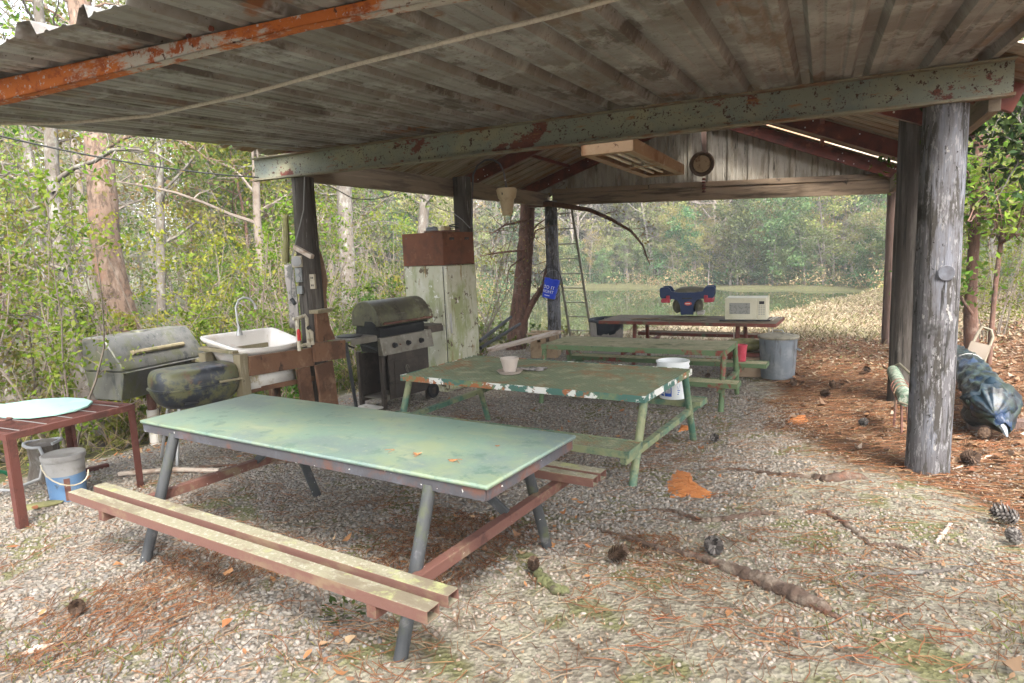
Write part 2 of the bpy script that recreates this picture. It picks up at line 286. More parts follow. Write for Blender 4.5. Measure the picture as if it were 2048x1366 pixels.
M['clay'] = mat('orange_clay', (.52,.19,.055), [((.42,.14,.04),14,.45,.65), ((.6,.28,.11),30,.55,.7)], rough=.95, bump=.4, bscale=90)
M['moss_bark'] = mat('mossy_stick_bark', (.13,.135,.06), [((.07,.06,.04),9,.46,.60), ((.22,.21,.14),13,.56,.7)], rough=.9, bump=.7, bscale=40)
M['root'] = mat('scuffed_root_bark', (.105,.07,.052), [((.22,.175,.135),7,.46,.66), ((.17,.075,.045),5,.54,.68), ((.06,.04,.03),16,.56,.68)], rough=.95, bump=1.2, bscale=36)
M['cone'] = mat('pine_cone_scales', (.085,.048,.03), rough=.85, island=[(.05,.03,.02),(.10,.06,.038),(.16,.105,.07)])
M['cone_grey'] = mat('weathered_cone_scales', (.10,.08,.07), rough=.85, island=[(.03,.026,.024),(.11,.095,.085),(.24,.22,.20)])
M['bark_pine'] = mat('plated_pine_bark', (.17,.115,.085), [((.08,.055,.04),9,.46,.60,(2,2,.6),7), ((.25,.19,.15),6,.52,.68,(1.6,1.6,.5)), ((.20,.115,.08),3,.52,.68)], rough=.95, bump=1.6, bscale=17, bstretch=(2,2,.5))
M['bark_grey'] = mat('lichened_grey_bark', (.13,.112,.095), [((.22,.21,.19),7,.48,.62,(1,1,.6)), ((.10,.08,.062),12,.52,.66,(2,2,.5)), ((.24,.255,.19),5,.58,.7)], rough=.95, bump=1.2, bscale=30, bstretch=(2,2,.4))
M['bark_red'] = mat('red_brown_bark', (.13,.07,.05), [((.07,.04,.03),9,.48,.62,(2,2,.4)), ((.20,.135,.105),6,.55,.7)], rough=.95, bump=1.2, bscale=26, bstretch=(2,2,.4))
M['twig'] = mat('grey_twigs', (.18,.15,.125), [((.13,.10,.08),6,.45,.65)], rough=.95)
def leafm(n, cols, tr=.45, ov=.7): return mat(n, cols[0], rough=.6, transl=tr, island=cols, objvar=ov, spec=.12)
M['leaf_bright'] = leafm('spring_leaf', [(.085,.165,.012),(.13,.215,.018),(.17,.23,.03),(.20,.215,.06)])
M['leaf_mid'] = leafm('mid_green_leaf', [(.05,.12,.014),(.09,.17,.02),(.13,.19,.035),(.12,.13,.045)])
M['leaf_yellow'] = leafm('yellow_green_leaf', [(.15,.17,.03),(.20,.20,.04),(.24,.22,.08),(.17,.14,.07)])
M['leaf_dark'] = leafm('dark_glossy_leaf', [(.015,.045,.012),(.03,.07,.018),(.05,.09,.02)], tr=.2)
M['leaf_far'] = leafm('far_pale_leaf', [(.13,.19,.05),(.18,.225,.075),(.23,.245,.12),(.23,.20,.13)], tr=.45)
M['leaf_fary'] = leafm('far_yellow_leaf', [(.20,.22,.05),(.25,.255,.07),(.29,.27,.12)], tr=.45)
M['leaf_farg'] = leafm('far_green_leaf', [(.05,.11,.04),(.09,.16,.06),(.14,.20,.08)], tr=.4)
M['twig_far'] = mat('bare_far_twigs', (.2,.17,.145), rough=.9, island=[(.13,.105,.085),(.22,.19,.165),(.32,.29,.26)], objvar=.3)
M['reed'] = mat('tan_reeds', (.3,.22,.11), rough=.9, transl=.25, island=[(.16,.10,.05),(.30,.21,.11),(.40,.31,.17),(.13,.14,.04)])
# ------------------------------------------------------------------ ground
WATER = -1.3
POND = np.array([(-16,20),(-14,13),(-12.2,9.5),(-9.6,7.6),(-6.9,8.8),(-5.6,8.3),(-4.7,9.1),(-3.6,10.6),(-2.3,12.6),(-.9,15.6),(.2,18.2),(1.2,20.8),(2.6,27),(3.4,33),(2.1,36.3),(-3,38.6),(-8.2,40.4),(-18,43),(-23,36),(-20,27)], float)
def ss(x, a, b):
    t = np.clip((x-a)/(b-a), 0, 1); return t*t*(3-2*t)
def pond_dist(x, y):      # positive inside the pond outline
    x = np.asarray(x, float); y = np.asarray(y, float); d = np.full(x.shape, 1e9); ins = np.zeros(x.shape, bool); n = len(POND)
    for i in range(n):
        ax, ay = POND[i]; bx, by = POND[(i+1) % n]
        t = np.clip(((x-ax)*(bx-ax)+(y-ay)*(by-ay))/((bx-ax)**2+(by-ay)**2), 0, 1)
        d = np.minimum(d, np.hypot(x-ax-t*(bx-ax), y-ay-t*(by-ay)))
        c = ((ay > y) != (by > y)); ins ^= c & (x < (bx-ax)*(y-ay)/(by-ay+1e-12)+ax)
    return np.where(ins, d, -d)
def H(x, y):
    x = np.asarray(x, float); y = np.asarray(y, float)
    b = np.interp(y, [-30,-6,-2.4,.28,2.76,5.3,9,22,34,42,60,95,160], [.15,.04,0,-.17,-.245,-.235,-.28,-.3,-1.05,-1.15,.2,7,13])
    near = 1 - ss(y, 14, 26)
    b = b + .17*ss(x,-2.6,0)*(1-ss(y,8,16)) + near*(.11*np.clip(x-.4,0,9) + .05*ss(x,1,4)) + .25*ss(x,6,30)*np.clip(x-6,0,40)*.12
    b = b - .11*np.clip(-6.3-x,0,8)*(1-ss(y,20,34)) 
    b = b + .018*np.sin(x*1.7+y*.9)*np.sin(y*1.3-x*.6) + .03*np.sin(x*.55+1)*np.sin(y*.43)*ss(np.hypot(x+2,y),5,12)
    pd = pond_dist(x, y); far = ss(y, 28, 36)
    dep = np.where(pd > 0, np.minimum(1.9, pd*(.62*(1-far)+.5*far)), 0)
    bank = (1-far)*.10*np.exp(-np.clip(-pd,0,9)/1.2)*(y > 4)
    return b - dep + np.where(pd < 0, bank, .1*(1-far)*(y > 4))
def h1(x, y): return float(H(np.array([x]), np.array([y]))[0])
def G(u, v):             # where the sight line through a photo point meets the ground
    r = ray(u, v); a, b = .5, 90.
    ts = np.linspace(.8, 80, 1600); px = CAM.x+r.x*ts; py = CAM.y+r.y*ts; pz = CAM.z+r.z*ts
    k = int(np.argmax(pz < H(px, py))); t = ts[max(k-1,0)]; t2 = ts[k]
    for _ in range(30):
        m = (t+t2)/2
        if CAM.z+r.z*m < h1(CAM.x+r.x*m, CAM.y+r.y*m): t2 = m
        else: t = m
    return CAM + r*t
def axis(lo, a, b, hi, fine, g):
    c = list(np.arange(a, b+1e-6, fine)); s = fine; q = a; L = []
    while q > lo: s *= g; q -= s; L.append(max(q, lo))
    s = fine; q = c[-1]; U = []
    while q < hi: s *= g; q += s; U.append(min(q, hi))
    return np.array(L[::-1]+c+U)
gx = axis(-170,-7.4,3.2,170,.07,1.06); gy = axis(-60,-4.2,6.0,230,.07,1.05)
XX, YY = np.meshgrid(gx, gy); ZZ = H(XX, YY)
# gravel bed, trodden sand, needle litter and bank: which ground lies where
def fbm(x, y, s, seed=0):
    o = np.zeros(x.shape); a = .5
    rr = np.random.default_rng(seed)
    for k in range(5):
        for _ in range(3):
            th = rr.uniform(0, 6.28); ph = rr.uniform(0, 6.28); f = s*2**k*rr.uniform(.8,1.3)
            o += a/3*np.sin(f*(x*np.cos(th)+y*np.sin(th))+ph)
        a *= .6
    return o
def gravel_mask(x, y):
    n = fbm(x, y, 1.1, 3)*1.1
    edge = np.interp(y, [-6,-3.6,-2.6,-2,-1,0,2,4,6,9], [-1.0,-2.2,-2.3,-1.7,-1.15,-.9,-1.1,-1.5,-2.3,-3.2])
    return ss(edge - x + n*.55, -.25, .35)*ss(x, -7.3+n*.3, -6.6)*(1-ss(y, 6.5, 8))
def litter_mask(x, y):
    n = fbm(x, y, 1.5, 5)
    edge = np.interp(y, [-6,-3.5,-2.5,-1.5,-.4,1,3,6,9], [.15,.1,.05,.25,-.1,-.8,-1.3,-1.6,-1.9])
    return ss(x - edge + n*.5, -.35, .55)
gm = gravel_mask(XX, YY); lm = litter_mask(XX, YY)
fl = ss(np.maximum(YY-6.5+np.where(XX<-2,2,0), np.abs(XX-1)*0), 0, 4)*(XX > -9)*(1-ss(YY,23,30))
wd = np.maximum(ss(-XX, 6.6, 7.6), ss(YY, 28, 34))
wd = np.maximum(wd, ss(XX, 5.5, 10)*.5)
gd = bpy.data.meshes.new('ground'); nxg, nyg = len(gx), len(gy)
vv = np.stack([XX, YY, ZZ], -1).reshape(-1, 3).astype(np.float32)
ii = np.arange(nxg*nyg).reshape(nyg, nxg); qd = np.stack([ii[:-1,:-1], ii[:-1,1:], ii[1:,1:], ii[1:,:-1]], -1).reshape(-1, 4)
def ground_mat():
    m = bpy.data.materials.new('earth_and_gravel'); m.use_nodes = True; nt = m.node_tree; N = nt.nodes; L = nt.links; N.clear()
    out = N.new('ShaderNodeOutputMaterial'); bs = N.new('ShaderNodeBsdfPrincipled'); L.new(bs.outputs[0], out.inputs[0])
    bs.inputs['Roughness'].default_value = .95; bs.inputs['Specular IOR Level'].default_value = .15
    tc = N.new('ShaderNodeTexCoord'); at = N.new('ShaderNodeAttribute'); at.attribute_name = 'kind_of_ground'; sp = N.new('ShaderNodeSeparateColor'); L.new(at.outputs['Color'], sp.inputs[0])
    def noise(sc, dt=6, st=(1,1,1), rg=.62):
        mp = N.new('ShaderNodeMapping'); mp.inputs['Scale'].default_value = st; mp.inputs['Rotation'].default_value = (0,0,.5); L.new(tc.outputs['Object'], mp.inputs[0])
        n = N.new('ShaderNodeTexNoise'); n.inputs['Scale'].default_value = sc; n.inputs['Detail'].default_value = dt; n.inputs['Roughness'].default_value = rg; L.new(mp.outputs[0], n.inputs[0]); return n.outputs[0]
    def ramp(f, *st):
        r = N.new('ShaderNodeValToRGB'); e = r.color_ramp.elements
        while len(e) < len(st): e.new(.5)
        for i, (p, c) in enumerate(st): e[i].position = p; e[i].color = (*c, 1)
        L.new(f, r.inputs[0]); return r.outputs[0]
    def mix(f, a, b):
        x = N.new('ShaderNodeMix'); x.data_type = 'RGBA'; L.new(f, x.inputs[0]); L.new(a, x.inputs[6]); L.new(b, x.inputs[7]); return x.outputs[2]
    def soft(mask, nz, amt=.8):     # ragged edge
        a = N.new('ShaderNodeMath'); a.operation = 'MULTIPLY_ADD'; L.new(nz, a.inputs[0]); a.inputs[1].default_value = amt; a.inputs[2].default_value = -amt/2
        b = N.new('ShaderNodeMath'); b.operation = 'ADD'; L.new(mask, b.inputs[0]); L.new(a.outputs[0], b.inputs[1])
        r = N.new('ShaderNodeMapRange'); r.interpolation_type = 'SMOOTHSTEP'; r.inputs[1].default_value = .3; r.inputs[2].default_value = .7; L.new(b.outputs[0], r.inputs[0]); return r.outputs[0]
    n1, n2, n3 = noise(2.2), noise(9, 7), noise(38, 4)
    sand = ramp(n2, (.30,(.11,.085,.06)), (.42,(.20,.175,.135)), (.54,(.30,.275,.21)), (.64,(.24,.225,.155)), (.80,(.20,.135,.085)))
    vo = N.new('ShaderNodeTexVoronoi'); vo.inputs['Scale'].default_value = 42; L.new(tc.outputs['Object'], vo.inputs[0]); sv = N.new('ShaderNodeSeparateColor'); L.new(vo.outputs['Color'], sv.inputs[0])
    grav = ramp(sv.outputs[0], (0,(.11,.095,.08)), (.4,(.20,.18,.15)), (.75,(.30,.27,.23)), (1,(.24,.17,.12)))
    litt = ramp(noise(16, 8, (1,1,1), .75), (.32,(.03,.02,.014)), (.45,(.085,.046,.026)), (.55,(.14,.075,.04)), (.62,(.11,.095,.04)), (.72,(.30,.24,.17)))
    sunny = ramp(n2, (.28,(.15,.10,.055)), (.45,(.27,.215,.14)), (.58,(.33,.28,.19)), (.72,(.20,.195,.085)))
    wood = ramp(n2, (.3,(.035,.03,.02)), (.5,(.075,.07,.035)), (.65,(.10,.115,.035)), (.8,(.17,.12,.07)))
    moss = ramp(n3, (.3,(.10,.11,.035)), (.7,(.17,.165,.06)))
    c = sand
    c = mix(soft(sp.outputs[0], n2), c, grav)
    mm = N.new('ShaderNodeMapRange'); mm.interpolation_type = 'SMOOTHSTEP'; mm.inputs[1].default_value = .52; mm.inputs[2].default_value = .62; mm.inputs[4].default_value = .75; L.new(n1, mm.inputs[0])
    c = mix(mm.outputs[0], c, moss)
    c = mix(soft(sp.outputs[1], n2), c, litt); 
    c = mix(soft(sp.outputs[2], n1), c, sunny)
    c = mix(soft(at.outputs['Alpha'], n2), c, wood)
    L.new(c, bs.inputs['Base Color'])
    ad = N.new('ShaderNodeMath'); ad.operation = 'ADD'; L.new(n3, ad.inputs[0]); L.new(vo.outputs['Distance'], ad.inputs[1])
    bp = N.new('ShaderNodeBump'); bp.inputs['Strength'].default_value = .7; bp.inputs['Distance'].default_value = .02; L.new(ad.outputs[0], bp.inputs['Height']); L.new(bp.outputs[0], bs.inputs['Normal'])
    return m
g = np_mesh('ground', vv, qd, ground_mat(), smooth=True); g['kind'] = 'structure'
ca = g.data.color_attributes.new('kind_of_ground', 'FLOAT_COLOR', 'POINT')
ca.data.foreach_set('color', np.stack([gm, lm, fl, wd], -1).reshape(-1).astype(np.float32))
# pond
pm_ = bpy.data.materials.new('pond_water'); pm_.use_nodes = True; _n = pm_.node_tree.nodes; _b = _n['Principled BSDF']
_b.inputs['Base Color'].default_value = (.045,.055,.022,1); _b.inputs['Roughness'].default_value = .02; _b.inputs['IOR'].default_value = 1.33
_w = _n.new('ShaderNodeTexNoise'); _w.inputs['Scale'].default_value = 1.2; _w.inputs['Detail'].default_value = 3; _bp = _n.new('ShaderNodeBump'); _bp.inputs['Strength'].default_value = .03; _bp.inputs['Distance'].default_value = .02
pm_.node_tree.links.new(_w.outputs[0], _bp.inputs['Height']); pm_.node_tree.links.new(_bp.outputs[0], _b.inputs['Normal'])
w = MB(); w.add([(-160,0,WATER),(8,0,WATER),(8,50,WATER),(-160,50,WATER)], [(0,1,2,3)])
o = w.build('pond_water', pm_, smooth=False); o['kind'] = 'structure'

# ------------------------------------------------------------------ loose ground cover
def pebbles(n, box, mask, s0, s1, cols, name, seed):
    r = np.random.default_rng(seed); x = r.uniform(box[0], box[1], n*4); y = r.uniform(box[2], box[3], n*4)
    k = r.random(n*4) < mask(x, y); x, y = x[k][:n], y[k][:n]; n = len(x)
    t = np.array([(-1,-1,-1),(1,-1,-1),(1,1,-1),(-1,1,-1),(-1,-1,1),(1,-1,1),(1,1,1),(-1,1,1)], float)*.62
    t = np.vstack([t, [(0,0,1),(1,0,0),(0,1,0),(-1,0,0),(0,-1,0)]])
    F = np.array([(4,5,8),(5,6,8),(6,7,8),(7,4,8),(5,1,9),(1,2,9),(2,6,9),(6,5,9),(6,2,10),(2,3,10),(3,7,10),(7,6,10),(7,3,11),(3,0,11),(0,4,11),(4,7,11),(4,0,12),(0,1,12),(1,5,12),(5,4,12)])
    s = np.exp(r.uniform(np.log(s0), np.log(s1), n))/2; a = r.uniform(0, 6.28, n)
    V = t[None]*(1+r.uniform(-.28,.28,(n,13,3)))*np.stack([s*r.uniform(.9,1.5,n), s*r.uniform(.7,1.1,n), s*r.uniform(.45,.8,n)], -1)[:,None]
    ti = r.uniform(-.5,.5,n); cz, sz = np.cos(ti)[:,None], np.sin(ti)[:,None]
    V = np.stack([V[...,0]*cz - V[...,2]*sz, V[...,1], V[...,0]*sz + V[...,2]*cz], -1)
    ca_, sa_ = np.cos(a)[:,None], np.sin(a)[:,None]
    V = np.stack([V[...,0]*ca_-V[...,1]*sa_+x[:,None], V[...,0]*sa_+V[...,1]*ca_+y[:,None], V[...,2]+(H(x,y)+s*.22)[:,None]], -1)
    m = mat(name, cols[0], rough=.85, island=cols, spec=.25)
    return np_mesh(name, V.reshape(-1,3), (F[None]+(np.arange(n)*13)[:,None,None]).reshape(-1,3), m, smooth=True)
gcols = [(.13,.11,.095),(.29,.265,.23),(.22,.195,.165),(.35,.32,.28),(.20,.145,.105),(.25,.235,.21),(.15,.14,.13),(.31,.25,.18)]
def _near(x, y): return gravel_mask(x, y)*np.clip(1.25-.07*np.hypot(x-CAM.x, y-CAM.y), .3, 1)*np.where(fbm(x,y,2.2,21) > .33, .35, 1)
o = pebbles(66000, (-7.2,-.4,-3.9,7.5), _near, .011, .030, gcols, 'gravel', 11); tag(o, 'grey and tan gravel bed under the picnic tables', 'gravel', kind='stuff')
def _sandpeb(x, y): return (1-gravel_mask(x,y))*(1-.6*litter_mask(x,y))*np.where(fbm(x,y,1.7,9) > .05, .8, .14)
o = pebbles(16000, (-2.8,1.6,-3.9,3.0), _sandpeb, .006, .024, [(.30,.26,.21),(.38,.34,.29),(.24,.19,.15),(.22,.20,.18),(.33,.22,.14)], 'scattered_stones', 12); tag(o, 'small stones pressed into the bare pale sand', 'stones', kind='stuff')
def needles(n, box, mask, ln, wd_, cols, name, seed, lift=.012, dirs=None, bend=.25):
    r = np.random.default_rng(seed); x = r.uniform(box[0], box[1], n*5); y = r.uniform(box[2], box[3], n*5)
    k = r.random(n*5) < mask(x, y); x, y = x[k][:n], y[k][:n]; n = len(x)
    a = r.uniform(0, 6.28, n) if dirs is None else dirs + r.normal(0, .55, n) + np.pi*(r.random(n) < .5) + 1.2*fbm(x, y, 1.3, 14)
    l = r.uniform(*ln, n); w_ = wd_*r.uniform(.7,1.3,n); P = []
    for j in range(4):
        t = j/3-.5; aa = a + bend*r.normal(0,1,n)*(t*1.4)
        px = x + np.cos(aa)*l*t; py = y + np.sin(aa)*l*t; pz = H(px, py) + lift*r.uniform(.3,1.6,n) + (.006*r.random(n))
        P.append((px, py, pz))
    nx, ny = -np.sin(a)*w_/2, np.cos(a)*w_/2; Q = []
    for j in range(3):
        for (q, sg) in ((P[j],-1),(P[j+1],-1),(P[j+1],1),(P[j],1)): Q.append(np.stack([q[0]+sg*nx, q[1]+sg*ny, q[2]+.001*sg], -1))
    V = np.stack(Q, 1).reshape(-1, 3)
    # share vertices within a needle so that each needle is one island
    idx = np.arange(n*12).reshape(n, 12); idx[:,4] = idx[:,1]; idx[:,7] = idx[:,2]; idx[:,8] = idx[:,5]; idx[:,11] = idx[:,6]
    return np_mesh(name, V, idx.reshape(-1, 4), mat(name, cols[0], rough=.8, island=cols, spec=.25))
ncols = [(.10,.04,.02),(.21,.078,.03),(.15,.058,.025),(.25,.13,.06),(.08,.042,.026),(.32,.235,.15)]
def _nm(x, y): return .07*(y < 1)*(x > -4.8) + .85*litter_mask(x, y)*(1-.55*ss(y, 5, 9)) + .7*ss(fbm(x,y,2.6,31), .15, .42)*(y < 2)*(1-.6*gravel_mask(x,y)) + .13*ss(x,-2.2,-.2)*(y < 3)
o = needles(34000, (-5.8,3.4,-4.0,9), _nm, (.09,.20), .0028, ncols, 'pine_needles', 13, dirs=.35); tag(o, 'rust brown pine needles strewn over the sand and the leafy slope', 'pine needles', kind='stuff')
def _nf(x, y): return .10 + .8*ss(fbm(x,y,2.1,17), .2, .45)
o = needles(7000, (-5.5,.6,-4.0,-1.6), lambda x,y: _nf(x,y), (.08,.17), .0026, ncols, 'fallen_needle_clumps', 19, dirs=2.2); tag(o, 'thin drifts of orange pine needles on the front gravel', 'pine needles', kind='stuff')
def leaves(n, box, mask, sz, cols, name, seed, lift=.01, transl=.15):
    r = np.random.default_rng(seed); x = r.uniform(box[0], box[1], n*5); y = r.uniform(box[2], box[3], n*5)
    k = r.random(n*5) < mask(x, y); x, y = x[k][:n], y[k][:n]; n = len(x)
    s = r.uniform(*sz, n); a = r.uniform(0, 6.28, n); z0 = H(x, y) + lift + r.random(n)*lift*2
    # a curled leaf: spine of three, wide in the middle
    tm = np.array([(-.5,0,0),(-.15,.25,.0),(.2,.2,.0),(.5,0,0),(.2,-.2,.0),(-.15,-.25,0),(0,0,0)], float)
    V = np.repeat(tm[None], n, 0)*(1+r.uniform(-.25,.25,(n,7,3)))
    V[...,2] = (V[...,0]**2*r.uniform(-.6,1.6,n)[:,None] + V[...,1]**2*r.uniform(-1,2.6,n)[:,None])
    V *= s[:,None,None]; ti = r.normal(0,.35,n)[:,None]; tj = r.normal(0,.35,n)[:,None]
    V[...,2] += V[...,0]*np.sin(ti) + V[...,1]*np.sin(tj)
    ca_, sa_ = np.cos(a)[:,None], np.sin(a)[:,None]
    V = np.stack([V[...,0]*ca_-V[...,1]*sa_+x[:,None], V[...,0]*sa_+V[...,1]*ca_+y[:,None], V[...,2]+z0[:,None]], -1)
    F = np.array([(0,1,6),(1,2,6),(2,3,6),(3,4,6),(4,5,6),(5,0,6)])
    return np_mesh(name, V.reshape(-1,3), (F[None]+(np.arange(n)*7)[:,None,None]).reshape(-1,3), mat(name, cols[0], rough=.75, island=cols, transl=transl, spec=.25))
lcols = [(.07,.034,.02),(.23,.15,.09),(.13,.062,.032),(.34,.25,.17),(.18,.085,.04),(.10,.055,.036),(.42,.34,.26)]
def _lm(x, y): return litter_mask(x, y)*(.12+.88*ss(x, -.2, 1.6)) + .9*ss(x,1,2)
o = leaves(16000, (-1.5,9,-4,16), _lm, (.045,.11), lcols, 'leaf_litter', 23); tag(o, 'brown oak leaves covering the slope beyond the posts', 'leaf litter', kind='stuff')
def _ls(x, y): return .35*ss(x,-3.4,-1.2)*ss(y,3,6) + .5*ss(y,6,9) 
o = leaves(30000, (-5.5,6,2.2,22), lambda x,y: _ls(x,y)*(pond_dist(x,y) < .2), (.03,.075), [(.22,.15,.09),(.30,.24,.165),(.17,.11,.065),(.36,.30,.22),(.17,.17,.07),(.13,.085,.05)], 'bank_leaves', 24); tag(o, 'pale dry leaves on the bank between shelter and pond', 'leaf litter', kind='stuff')
def _lt(x, y): return .05 + .5*ss(fbm(x,y,1.6,41),.25,.5) + .9*ss(-x,6.1,6.8)
o = leaves(1500, (-7.2,.4,-3.8,6.5), lambda x,y: .5*_lt(x,y)*(x > -7.1), (.03,.075), [(.30,.12,.05),(.42,.22,.10),(.20,.08,.04),(.48,.34,.2)], 'stray_leaves', 25); tag(o, 'stray orange brown leaves on the gravel', 'leaf litter', kind='stuff')
# sprouting grass among the gravel
def sprigs(spots, n, hgt, name, cols, seed):
    r = np.random.default_rng(seed); V = []; 
    for (x, y, rad) in spots:
        for _ in range(n):
            a = r.uniform(0,6.28); q = rad*math.sqrt(r.random()); bx, by = x+q*math.cos(a), y+q*math.sin(a); z = h1(bx, by)
            d = r.uniform(0,6.28); l = hgt*r.uniform(.5,1.2); w_ = .0022; lean = r.uniform(.3,1.2)
            dx, dy = math.cos(d), math.sin(d)
            V += [(bx-dy*w_,by+dx*w_,z),(bx+dy*w_,by-dx*w_,z),(bx+dx*l*lean*.5+dy*w_*.8,by+dy*l*lean*.5-dx*w_*.8,z+l*.7),(bx+dx*l*lean,by+dy*l*lean,z+l*.95)]
    return np_mesh(name, V, 4, mat(name, cols[0], rough=.6, island=cols, transl=.3))
gs = [G(*p) for p in [(60,1330),(150,1345),(30,1290),(250,1340),(360,1330),(420,1300),(1720,1170),(1700,1250),(600,1290),(2030,1240),(2040,1290),(120,1300),(1380,905),(1310,880)]]
o = sprigs([(p.x,p.y,.17) for p in gs], 50, .038, 'sprouting_grass', [(.10,.14,.03),(.16,.18,.05),(.22,.19,.08),(.24,.15,.07)], 5); tag(o, 'sparse green grass blades sprouting through the gravel', 'grass', kind='stuff')
def bank_grass():
    r = np.random.default_rng(8); n = 20000; x = r.uniform(-6,8,n*3); y = r.uniform(6,24,n*3); k = (pond_dist(x,y) < .6) & (r.random(n*3) < .25+.75*ss(fbm(x,y,.8,77),0,.3)) & (y > 7+.6*(x+2)*(x<0)); x, y = x[k][:n], y[k][:n]; z = H(x,y); n = len(x)
    d = r.uniform(0,6.28,n); l = r.uniform(.06,.16,n); dx, dy = np.cos(d), np.sin(d); w_ = .008
    V = np.stack([np.stack([x-dy*w_,y+dx*w_,z],-1), np.stack([x+dy*w_,y-dx*w_,z],-1), np.stack([x+dx*l*.5,y+dy*l*.5,z+l*.7],-1), np.stack([x+dx*l*.8-dy*.003,y+dy*l*.8+dx*.003,z+l*.75],-1)],1)
    return np_mesh('bank_grass', V.reshape(-1,3), 4, mat('dry_bank_grass', (.4,.3,.15), rough=.8, transl=.25, island=[(.24,.19,.12),(.29,.245,.165),(.17,.17,.07),(.19,.135,.085)]))
def _ls2(x, y): return .9*ss(x,-2.6,-1.2)*(1-ss(y,2,4))*(1-.8*gravel_mask(x,y))
o = leaves(5200, (-2.6,1.6,-3.9,3.5), lambda x,y: _ls2(x,y), (.008,.032), [(.26,.11,.045),(.36,.24,.14),(.16,.08,.045),(.42,.33,.22),(.12,.10,.045)], 'litter_flecks', 29, lift=.004); tag(o, 'small brown leaf flecks scattered over the bare sand', 'leaf litter', kind='stuff')
_cl = [G(*p) for p in [(1690,1165),(1740,1185),(1790,1195),(1330,1200),(1560,1290),(1440,1260),(1700,1290),(1830,1240),(1620,1100),(1500,1075),(1890,1290),(1280,1330)]]
def _clm(x, y): return np.clip(sum(np.exp(-((x-p.x)**2+(y-p.y)**2)/(2*.09**2)) for p in _cl), 0, 1)
o = needles(420, (-2.3,.6,-3.6,-1.2), _clm, (.10,.20), .003, [(.22,.07,.03),(.16,.055,.026),(.28,.13,.06),(.10,.045,.025)], 'needle_bundles', 33, lift=.02, dirs=-.15); tag(o, 'red brown bundles of pine needles on the sand at the lower right', 'pine needles', kind='stuff')
tag(bank_grass(), 'dry yellow grass on the sunny pond bank', 'grass', kind='stuff')
# ------------------------------------------------------------------ picnic shelter
S = thing('picnic_shelter', 'open picnic shelter with round pole posts and a rusty corrugated metal roof', 'shelter', (0,0,0))
PITCHR = .3435
def rib(x):             # sheet profile height at x
    q = ((x + .119)/PITCHR) % 1.0; q = min(q, 1-q)*PITCHR
    if q < .030: return .055
    if q < .056: return .055*(1-(q-.030)/.026)
    e = abs(q - .115)
    return .008*max(0, 1-max(0, e-.006)/.012)
def ribx(a, b):
    k0 = int((a+.119)/PITCHR)-2; xs = {a, b}
    for k in range(k0, k0+int((b-a)/PITCHR)+5):
        c = -.119 + k*PITCHR
        for d in (0,.030,.056,.097,.109,.115,.121,.133):
            for s_ in (-1,1):
                if a < c+s_*d < b: xs.add(round(c+s_*d, 5))
    return sorted(xs)
def corr(x0, x1, y0, y1, zf, ny=6, prof=rib, seams=True):
    mb = MB(); xs = ribx(x0, x1); ys = [y0+(y1-y0)*i/ny for i in range(ny+1)]
    vs = [(x, y + (.012*math.sin(x*9.1)+.008*math.sin(x*23)) * (y == y0), zf(x, y) + prof(x)) for y in ys for x in xs]; n = len(xs)
    return mb.add(vs, [(j*n+i, j*n+i+1, (j+1)*n+i+1, (j+1)*n+i) for j in range(ny) for i in range(n-1)])
# sheets of the low front roof, two lengths that overlap
zr = lambda x, y: 2.815 + .05*y
k = -5.62
for i, (xa, xb) in enumerate([(-5.62,-4.42),(-4.40,-3.21),(-3.19,-2.0),(-1.98,-.79),(-.77,.30)]):
    corr(xa-.02, xb+.02, -3.62+.015*(i%2), .42, lambda x, y, i=i: zr(x,y)+.003*(i%2)).build('roof_sheet', M['sheet'], S, smooth=False, solid=.0015)
# front green channel beam: web and two flanges open towards the front
b = MB(); b.box((-2.9,.075,2.69),(6.64,.012,.215)); b.build('beam', M['green_beam'], S)
b = MB(); b.box((-2.9,.035,2.576),(6.64,.085,.013)); b.box((-2.9,.040,2.804),(6.64,.075,.011)); b.box((-2.9,-.004,2.586),(6.64,.008,.007)); b.build('beam_flange', M['flange'], S, bevel=.003)
# rusted front channel
b = MB()
_r = [(-6.8,-3.50,2.515,2.636),(-4.30,-3.327,Y(0,202,-3.327).z,2.643),(-2.52,-3.20,Y(615,48,-3.20).z,2.65),(.5,-2.99,2.585,2.66)]
for th, za, zb_ in ((.012,0,1),(.06,0,.09),(.06,.93,1)):
    vs = []
    for (x, y, z0, z1) in _r: lo, hi = z0+(z1-z0)*za, z0+(z1-z0)*zb_; vs += [(x,y,lo),(x,y+th,lo),(x,y+th,hi),(x,y,hi)]
    b.add(vs, [(4*i+j, 4*i+4+j, 4*i+4+(j+1)%4, 4*i+(j+1)%4) for i in range(3) for j in range(4)]+[(3,2,1,0),(12,13,14,15)])
b.build('rusty_beam', M['rusty_beam'], S, bevel=.002)['label'] = 'orange rusted steel front beam'
b = MB()
for px, py in ((380,72),(425,58)):
    p = Y(px, py, -3.262); b.tube([p, p+Vector((0,-.012,0))], .011, 8)
b.build('beam_bolt', M['red_steel'], S)
